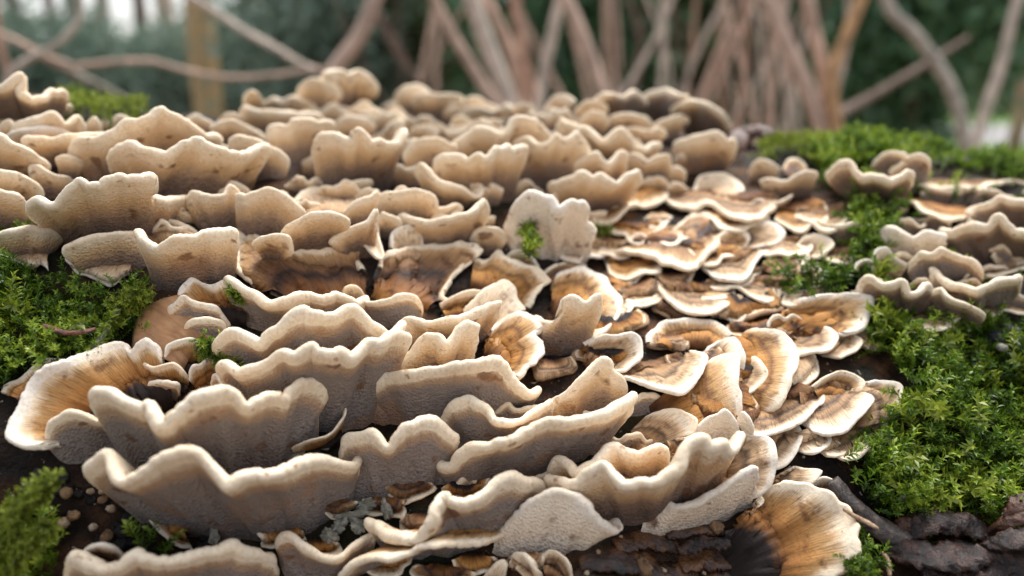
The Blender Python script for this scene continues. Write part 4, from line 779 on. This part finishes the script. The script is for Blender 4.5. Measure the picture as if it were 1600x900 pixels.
def lump(name, label, cat, u, v, wpx, mat, seed, grp=None, out=.002):
    rg = np.random.default_rng(seed); p, t = hitpt(u, v); r = wpx/2*t/FPX; nu, nv = 16, 11; q = rg.uniform(0, 6.28, 4); V = []
    for i in range(nv):
        a = math.pi*i/(nv-1)
        for j in range(nu):
            b = 2*math.pi*j/nu; k = r*(1+.13*math.sin(2*b+q[0]+a)+.09*math.sin(2*a+q[1]+b)+.06*math.sin(3*b+q[2]))
            k *= rg.uniform(.86, 1.14); V.append(p-ray(u, v)*out+np.array((math.sin(a)*math.cos(b), math.sin(a)*math.sin(b), math.cos(a)*.85))*k)
    F = [[i*nu+j, (i+1)*nu+j, (i+1)*nu+(j+1) % nu, i*nu+(j+1) % nu] for i in range(nv-1) for j in range(nu)]
    o = mesh_obj(name, V, F, mat, origin=p); tag(o, label, cat, grp); return o
M['nub'] = margin_mat('nub_cream', (.26, .17, .10), (.50, .40, .29))
M['nub_b'] = rough_mat('nub_brown', [(.3, (.10, .05, .022)), (.6, (.28, .16, .075)), (.8, (.42, .28, .16))], 200, .7)
for i, (u, v, wd, mt) in enumerate([(97, 818, 16, 'nub'), (114, 806, 14, 'nub_b'), (141, 768, 9, 'nub'), (162, 766, 12, 'nub'), (174, 795, 12, 'nub'), (145, 824, 11, 'nub'), (76, 815, 8, 'nub'), (166, 838, 16, 'nub_b'), (104, 770, 16, 'nub_b'), (163, 753, 8, 'nub'), (160, 781, 12, 'nub_b')]):
    lump('young_fungus', 'tiny knobbly young fungus on black wood beside the bright moss clump', 'fungus', u, v, wd, M[mt], 40+i, 'young knobs on black wood')
M['rotwood'] = rough_mat('rotten_wood', [(.34, (.010, .006, .004)), (.48, (.05, .020, .009)), (.6, (.15, .062, .020)), (.75, (.32, .17, .06))], 110, .35, .0015)
for i, (px, wd) in enumerate([('905 880 950 872 1000 880 1050 905', 46), ('960 850 1010 842 1060 852', 36), ('1060 880 1110 868 1150 880', 44), ('1040 835 1085 822 1130 828', 30), ('1100 905 1140 892 1175 905', 40), ('880 905 930 900 985 912', 34), ('1120 850 1150 835 1180 845', 30), ('1010 905 1050 890 1090 908', 36)]):
    piece('wood_chunk', 'orange-brown crumbly piece of rotten wood under the front brackets', 'wood', px, .0005, wd, 'rotwood', .28, .12, 200+i, grp='rotten wood pieces')
M['soil'] = rough_mat('black_soil', [(.35, (.003, .003, .003)), (.55, (.010, .007, .006)), (.75, (.045, .028, .018))], 340, .4, .002)
for i in range(44):
    u_, v_ = fr.uniform(40, 330), fr.uniform(725, 860); lump('soil_crumb', 'black crumb of wet rotted wood beside the bright moss clump', 'soil', u_, v_, fr.uniform(8, 22), M['soil'], 300+i, 'black crumbs beside the moss clump', .0)
lump('young_fungus', 'pea-sized tan knob on the rotten wood beside the hairy brown cap', 'fungus', 1119, 824, 20, M['nub_b'], 60)
lump('young_fungus', 'round brown-yellow knob in the pitted rotten wood', 'fungus', 1005, 885, 26, M['nub_b'], 61)
lump('young_fungus', 'tan knob at the dark end of the rotten wood', 'fungus', 1150, 848, 18, M['nub_b'], 62)
K('tiny white crescent bracket on black wood left of the hairy brown cap', 't', 'w', '1164 804 1166 815 1174 821 1180 818', '1174 806', .8, margin='margin_white', th=.8)
for i, (u, v, wd) in enumerate([(938, 838, 6), (942, 882, 8), (928, 884, 6), (1034, 892, 12), (918, 894, 10), (970, 838, 5), (1160, 782, 7), (1000, 843, 5), (1100, 895, 6), (1062, 838, 5), (935, 862, 7)]):
    lump('spore_speck', 'minute white speck on the dark rotten wood', 'fungus', u, v, wd, M['nub'], 80+i, 'white specks on the rotten wood', .001)
def flake(name, label, cat, u, v, wpx, mat, seed, grp, out=.006):
    rg = np.random.default_rng(seed); p, t = hitpt(u, v); r = wpx/2*t/FPX; n = 40; m = 7
    X, Z = np.array((1, 0, 0)), unit(np.array((0, .55, .83))); Nv = unit(np.array((0, -.83, .55))); q = rg.uniform(0, 6.28, 5); V = []; c = p-ray(u, v)*out; jr = rg.normal(0, .13, n); X = unit(X+rg.normal(0, .3, 3)); Z = unit(Z+rg.normal(0, .4, 3))
    for sgn in (1, -1):
        for i in range(m):
            for j in range(n):
                a = 2*math.pi*j/n; e = 1+.22*math.sin(2*a+q[0])+.14*math.sin(3*a+q[3])+.07*math.sin(7*a+q[1])+.05*math.sin(11*a+q[2])+.5*jr[j]; k = r*i/(m-1)*e
                V.append(c+X*k*math.cos(a)+Z*k*math.sin(a)*.8+Nv*(r*.32*(i/(m-1))**2*math.sin(4*a+q[3])+r*.14*math.sin(7*a+q[4])*(i/(m-1))+sgn*.0004*(1-.8*(i/(m-1))**3)))
    F = [[s*m*n+i*n+j, s*m*n+(i+1)*n+j, s*m*n+(i+1)*n+(j+1) % n, s*m*n+i*n+(j+1) % n] for s in (0, 1) for i in range(m-1) for j in range(n)]
    F += [[(m-1)*n+j, m*n+(m-1)*n+j, m*n+(m-1)*n+(j+1) % n, (m-1)*n+(j+1) % n] for j in range(n)]
    o = mesh_obj(name, V, F, M[mat], origin=p); tag(o, label, cat, grp); return o
for i, (u, v, wd) in enumerate([(548, 806, 40), (514, 838, 28), (604, 796, 30), (572, 790, 30), (530, 822, 26), (560, 820, 30), (508, 702, 20), (462, 712, 18), (335, 838, 26)]):
    flake('lichen', 'grey-white ruffled lichen flake in a hollow between the lower brackets', 'lichen', u, v, wd, 'lichen', 120+i, 'lichen flakes among the lower brackets')

def dead_leaf():
    T = NT('dead_leaf'); pos = T.geo(); uvv = T.vec('UV', (1, 1, 1)); n = T.noise(70, 5, .6, pos); st = T.noise(1, 3, .6, T.vec('UV', (260, 60, 1)))
    c = T.ramp(n, [(.3, (.20, .115, .055)), (.55, (.40, .21, .10)), (.75, (.52, .31, .15))])
    c = T.mix(1, c, T.ramp(st, [(.3, (.66, .60, .55)), (.6, (1.1, 1.1, 1.1))]), 'MULTIPLY'); M['dead_leaf'] = T.out(c, .5, T.bump(st, .5, .0006))
    P0 = onlog('205 552 214 500 240 474 285 462', (.003, .006, .006, .003)); P1 = onlog('285 585 300 556 322 536 345 520', (.005, .005, .004, .003))
    A, _ = catmull(P0, 24); B, _ = catmull(P1, 24); n = 16; G = []
    for j in range(n):
        w_ = j/(n-1); G.append(A*(1-w_)+B*w_+np.array((0, -.2, 1))*(.004*math.sin(math.pi*w_)+.0011*math.sin(9*w_)))
    G = np.stack(G); nrm = unit(np.cross(np.gradient(G, axis=1), np.gradient(G, axis=0))); V = np.vstack([(G+nrm*.0003).reshape(-1, 3), (G-nrm*.0003).reshape(-1, 3)]); m = 24
    F = [[s*n*m+i*m+j, s*n*m+i*m+j+1, s*n*m+(i+1)*m+j+1, s*n*m+(i+1)*m+j] for s in (0, 1) for i in range(n-1) for j in range(m-1)]
    ring = [j for j in range(m)]+[i*m+m-1 for i in range(1, n)]+[(n-1)*m+j for j in range(m-2, -1, -1)]+[i*m for i in range(n-2, 0, -1)]
    F += [[ring[i], ring[(i+1) % len(ring)], ring[(i+1) % len(ring)]+n*m, ring[i]+n*m] for i in range(len(ring))]
    uv = np.stack(np.meshgrid(np.linspace(0, .04, m), np.linspace(0, .03, n)), -1).reshape(-1, 2)
    e = empty('dead_leaf', P0[0]); tag(e, 'curled brown dead leaf wedged behind the fuzzy brown fan', 'leaf')
    mesh_obj('blade', V, F, M['dead_leaf'], e, origin=P0[0], uv=np.vstack([uv, uv]))
    mid = G[n//2]+nrm[n//2]*.0004; V, F = tube(mid, np.linspace(.0007, .0003, m), 6); mesh_obj('midrib', V, F, M['redtwig'], e, origin=P0[0])
dead_leaf()

# ------------------------------------------------------------------ woodland behind
def bark_bg(name, c, sc=30):
    return plain_noise_mat(name, [(.3, tuple(.55*x for x in c)), (.5, c), (.72, tuple(min(1, 1.35*x) for x in c))], sc, bd=.004)
for nm, c in (('b_pink', (.56, .40, .31)), ('b_pale', (.60, .50, .41)), ('b_orange', (.52, .31, .16)), ('b_gold', (.46, .33, .17)), ('b_dark', (.15, .105, .08)), ('b_red', (.46, .29, .21)), ('b_grey', (.42, .38, .32))):
    M[nm] = bark_bg(nm, c)
def pxpt(u, v, Y): d = ray(u, v); return CAM+d*(Y/d[1])
def stem_curve(px, Y, wpx, ground=True, n=26, Y2=None):
    P = nums(px); ys = np.linspace(Y2 or Y, Y, len(P)); C = np.stack([pxpt(u, v, y) for (u, v), y in zip(P, ys)])
    top = C[0]+(C[0]-C[1])*1.6*(min(1, .5/np.linalg.norm(C[0]-C[1])) if not ground else 1.0)
    C = np.vstack([top[None], C]) if ground else C
    if ground: dd = C[-1]-C[-2]; k_ = dd/max(1e-6, abs(dd[2])); C = np.vstack([C, [[C[-1][0]+k_[0]*.25, Y, C[-1][2]-.25], [C[-1][0]+k_[0]*.45, Y, -.03]]])
    C, _ = catmull(C, n); return C, wpx/2*Y/FPX
def bush(name, label, cat, stems, seed, grp=None):
    rg = np.random.default_rng(seed); e = None
    for px, Y, wpx, mt in stems:
        C, r = stem_curve(px, Y, wpx)
        if e is None: org = np.array((C[-1][0], C[-1][1], 0)); e = empty(name, org); tag(e, label, cat, grp)
        V, F = tube(C, r*np.linspace(.8, 1.25, len(C)), 12, 1, .035, rg); mesh_obj('stem', V, F, M[mt], e, origin=org)
    return e
bush('coppiced_shrub', 'multi-stemmed pinkish shrub rising behind the middle of the crest', 'shrub', [('680 0 712 62 745 115 772 158', 1.7, 17, 'b_pink'), ('738 0 762 70 785 130 795 160', 1.75, 28, 'b_pale'), ('805 0 812 60 822 110 838 165', 1.85, 20, 'b_red'), ('875 0 862 60 850 110 842 165', 1.8, 18, 'b_pale'), ('760 0 790 60 808 120 820 170', 1.9, 18, 'b_pink')], 1)
bush('coppiced_shrub', 'single slanting pinkish stem right of the multi-stemmed shrub', 'shrub', [('885 0 905 45 925 95 940 142', 1.7, 22, 'b_pink')], 2)
bush('coppiced_shrub', 'thick pinkish stem slanting left behind the lumpy mound', 'shrub', [('585 0 570 40 548 75 524 106 508 140', 1.6, 26, 'b_pink')], 3)
bush('coppiced_shrub', 'forked shrub with orange right stem behind the bright moss', 'shrub', [('1197 0 1225 60 1260 135 1287 208', 1.6, 26, 'b_pink'), ('1262 0 1275 60 1288 115 1296 160 1300 208', 1.62, 22, 'b_pink'), ('1345 0 1325 50 1304 100 1300 150 1308 210', 1.58, 21, 'b_orange')], 4)
bush('coppiced_shrub', 'crooked pale grey stem in front of the dark evergreen', 'shrub', [('1380 -10 1392 20 1425 48 1458 92 1485 135 1500 180 1512 240', 1.9, 20, 'b_grey'), ('1580 40 1562 110 1540 170 1520 235', 2.0, 16, 'b_pale')], 5)
def branch(label, px, Y, wpx, mt, seed, Y2=None):
    rg = np.random.default_rng(seed); C, r = stem_curve(px, Y, wpx, False, 30, Y2); V, F = tube(C, r*np.linspace(1.15, .6, len(C)), 10, 1, .04, rg)
    o = mesh_obj('branch', V, F, M[mt], origin=C[0]); tag(o, label, 'branch'); return o
branch('dark bare branch crossing between the forked shrub and the grey stem', '1290 190 1330 168 1380 140 1450 98 1510 60', 2.2, 12, 'b_dark', 1, 1.6)
branch('long sagging pinkish branch running in front of the golden-brown trunk', '-700 -160 -400 -60 -120 20 0 52 60 82 110 104 170 98 235 95 300 113 370 122 440 116 480 110 522 108', 1.55, 11, 'b_pink', 2)
branch('thin branch slanting down to the lumpy mound', '120 -110 240 -40 330 15 375 45 430 75 480 104 520 116', 1.6, 13, 'b_pale', 3)
branch('faint drooping twig above the yellow moss cushion', '58 82 120 116 165 138 225 170', 1.7, 10, 'b_grey', 4, 1.55)
branch('kinked pale twig crossing the sagging pinkish branch', '-25 420 -22 260 10 130 40 95 85 72 118 40 127 12 122 -40', 1.5, 13, 'b_pale', 5)
branch('short upright brown stem at the left of the kinked twig', '22 420 18 240 12 125 5 90 -4 40 -10 -30', 1.6, 14, 'b_red', 6)
rg = np.random.default_rng(77)
for gi, (u0, u1, nn, Y0, lab) in enumerate([(945, 1080, 12, 2.6, 'dense brown thicket of thin stems right of the slanting pinkish stem'), (1080, 1240, 14, 2.8, 'dense brown thicket of thin stems left of the forked shrub'), (560, 700, 7, 3.2, 'loose thicket of thin stems behind the thick slanting stem'), (880, 1000, 6, 3.4, 'loose reddish thicket behind the slanting pinkish stem'), (1180, 1330, 8, 3.3, 'shadowed thicket of thin stems behind the forked shrub')]):
    st = []
    for _ in range(nn):
        b = rg.uniform(u0, u1); tp = b+rg.normal(0, 85); st.append(('%.0f %.0f %.0f %.0f %.0f %.0f' % (tp, -20, (tp+b)/2+rg.normal(0, 6), 85, b, 190), Y0+rg.uniform(-.4, .6), rg.uniform(3, 9), str(rg.choice(['b_pink', 'b_pale', 'b_red', 'b_pink', 'b_dark']))))
    bush('thicket', lab, 'shrub', st, 90+gi)
def leaf_mat(name, a, b, c):
    T = NT(name); n = T.noise(2.2, 4, .6, T.geo()); cc = T.ramp(n, [(.3, a), (.52, b), (.72, c)]); d = T.n('BsdfDiffuse'); T.l(cc, d.inputs[0]); tr = T.n('BsdfTranslucent'); T.l(cc, tr.inputs[0])
    mx = T.n('MixShader'); mx.inputs[0].default_value = .3; T.l(d.outputs[0], mx.inputs[1]); T.l(tr.outputs[0], mx.inputs[2])
    gl = T.n('BsdfGlossy'); gl.inputs['Roughness'].default_value = .3; m2 = T.n('MixShader'); m2.inputs[0].default_value = .05; T.l(mx.outputs[0], m2.inputs[1]); T.l(gl.outputs[0], m2.inputs[2])
    T.l(m2.outputs[0], T.t.nodes['Material Output'].inputs[0]); return T.m
M['ever'] = leaf_mat('evergreen_leaf', (.05, .115, .055), (.10, .21, .095), (.18, .31, .15)); M['olive'] = leaf_mat('olive_leaf', (.08, .11, .04), (.15, .18, .07), (.24, .26, .12)); M['far'] = leaf_mat('far_leaf_hazed', (.16, .24, .18), (.24, .33, .25), (.32, .41, .32))  # far foliage: woodland haze put into the leaf colour as pale blue-green
def crown_mesh(c, rad, ncl, per, leaf, rg, spread=.22):
    d = unit(rg.standard_normal((ncl, 3)))*(rg.random((ncl, 1))**.45); cc = np.asarray(c)+d*np.asarray(rad)
    P = (cc[:, None]+rg.normal(0, spread, (ncl, per, 3))*np.min(rad)).reshape(-1, 3); n = len(P)
    Z = unit(rg.standard_normal((n, 3))+np.array((0, 0, -.3))); B = basis(Z, rg); L = leaf*rg.uniform(.7, 1.3, n)[:, None]; X, Y = B[:, :, 0], B[:, :, 1]
    V = np.stack([P-Z*L*.5, P+X*L*.22, P+Z*L*.5+Y*L*.1, P-X*L*.22], 1).reshape(-1, 3); V[:, 2] = np.maximum(V[:, 2], .02)
    return V, np.arange(n*4).reshape(-1, 4)
def tree(name, label, base, h, r, crown, ncl, per, leaf, tm, cm, seed, grp=None, lean=0):
    rg = np.random.default_rng(seed); b = np.array((base[0], base[1], 0.0)); e = empty(name, b); tag(e, label, 'tree' if 'tree' in name else 'shrub', grp)
    C, _ = catmull(np.array([b+(0, 0, -.05), b+(lean*.2, 0, h*.3), b+(lean*.6, 0, h*.65), b+(lean, 0, h)]), 20); V, F = tube(C, r*np.linspace(1.15, .45, 20), 12, 1, .04, rg); mesh_obj('trunk', V, F, M[tm], e, origin=b)
    if crown:
        cz, rad = crown
        for k in range(5):
            a = rg.uniform(0, 6.28); z0 = h*rg.uniform(.45, .85); q = b+(lean*z0/h, 0, z0); t2 = np.array((b[0]+lean+math.cos(a)*rad[0]*.8, b[1]+math.sin(a)*rad[1]*.8, z0+rad[2]*rg.uniform(.1, .5)))
            C, _ = catmull(np.array([q, (q+t2)/2+(0, 0, .15*rad[2]), t2]), 10); V, F = tube(C, r*.4*np.linspace(1, .3, 10), 7); mesh_obj('limb', V, F, M[tm], e, origin=b)
        V, F = crown_mesh((b[0]+lean, b[1], cz), rad, ncl, per, leaf, rg); mesh_obj('crown', V, F, M[cm], e, smooth=False, origin=b)
    return e
def gx_at(u, Y): return pxpt(u, 130, Y)[0]
def T(name, label, u, Y, h, r, crown, ncl, per, leaf, tm, cm, seed, lean=0, grp=None): return tree(name, label, (gx_at(u, Y), Y), h, r, crown, ncl, per, leaf, tm, cm, seed, grp, lean)
T('woodland_tree', 'golden-brown straight trunk, thickest trunk of the wood', 322, 8, 9, .125, (8.5, (2, 2, 2)), 60, 30, .2, 'b_gold', 'far', 1)
gt = 'slender trunks of the hazy wood'
for i, (u, Y, r, mt) in enumerate([(38, 11, .10, 'b_dark'), (132, 13, .14, 'b_dark'), (270, 9.5, .10, 'b_pink'), (232, 15, .12, 'b_dark'), (176, 16, .14, 'b_grey'), (95, 17, .11, 'b_dark'), (400, 14, .12, 'b_dark'), (452, 11, .10, 'b_grey'), (-60, 12, .15, 'b_dark'), (520, 15, .15, 'b_dark'), (-10, 16, .14, 'b_grey')]):
    T('woodland_tree', 'slender bare trunk in the hazy wood around the golden-brown one', u, Y, 8+i % 3, r, (8.0, (1.6, 1.6, 1.6)), 30, 26, .2, mt, 'far', 20+i, grp=gt)
ev = [('dark glossy evergreen shrub behind the crooked grey stem', 1430, 4.2, 2.6, (1.25, (.42, .6, 1.15)), 170, 60, .085, 'ever'), ('dark evergreen shrub behind the forked shrub', 1300, 5.5, 2.6, (1.2, (.55, .6, 1.2)), 130, 55, .10, 'ever'), ('dark green shrub behind the multi-stemmed shrub', 880, 5.5, 2.6, (1.2, (.75, .6, 1.2)), 150, 55, .10, 'ever'), ('olive shrub behind the loose thicket', 650, 6.5, 2.8, (1.2, (.9, .7, 1.25)), 150, 50, .11, 'olive'), ('green shrub beside the thick slanting stem', 500, 6.0, 2.6, (1.25, (.7, .7, 1.2)), 150, 50, .10, 'far'),
      ('olive brown shrub behind the dense thicket', 1080, 6.0, 2.6, (1.15, (1.0, .7, 1.2)), 150, 50, .11, 'olive'), ('low evergreen shrub at the foot of the golden trunk', 390, 9, 1.6, (.75, (1.2, .8, .75)), 120, 50, .13, 'far'), ('low evergreen shrub under the slender bare trunks', 160, 10, 1.6, (.7, (1.6, .9, .7)), 130, 50, .14, 'far'), ('pale olive bush beyond the path', 1580, 17, 2.0, (1.1, (1.0, .9, 1.0)), 90, 40, .16, 'olive'), ('evergreen shrub far behind the dark-bellied bracket', -40, 9, 1.8, (.8, (1.2, .8, .8)), 110, 50, .13, 'far')]
for i, (lab, u, Y, h, cr, ncl, per, lf, cm) in enumerate(ev): T('evergreen_shrub', lab, u, Y, h, .05, cr, ncl, per, lf, 'b_dark', cm, 50+i)
T('woodland_tree', 'thin straight trunk beside the pale path', 1602, 8, 7, .05, (7, (1.2, 1.2, 1.2)), 30, 26, .16, 'b_red', 'far', 71)
T('woodland_tree', 'leafy green tree overhanging the path', 1600, 9, 4.2, .07, (3.0, (.9, .9, .75)), 70, 40, .12, 'b_dark', 'olive', 72, lean=.5)
# the far wood reads as one mass
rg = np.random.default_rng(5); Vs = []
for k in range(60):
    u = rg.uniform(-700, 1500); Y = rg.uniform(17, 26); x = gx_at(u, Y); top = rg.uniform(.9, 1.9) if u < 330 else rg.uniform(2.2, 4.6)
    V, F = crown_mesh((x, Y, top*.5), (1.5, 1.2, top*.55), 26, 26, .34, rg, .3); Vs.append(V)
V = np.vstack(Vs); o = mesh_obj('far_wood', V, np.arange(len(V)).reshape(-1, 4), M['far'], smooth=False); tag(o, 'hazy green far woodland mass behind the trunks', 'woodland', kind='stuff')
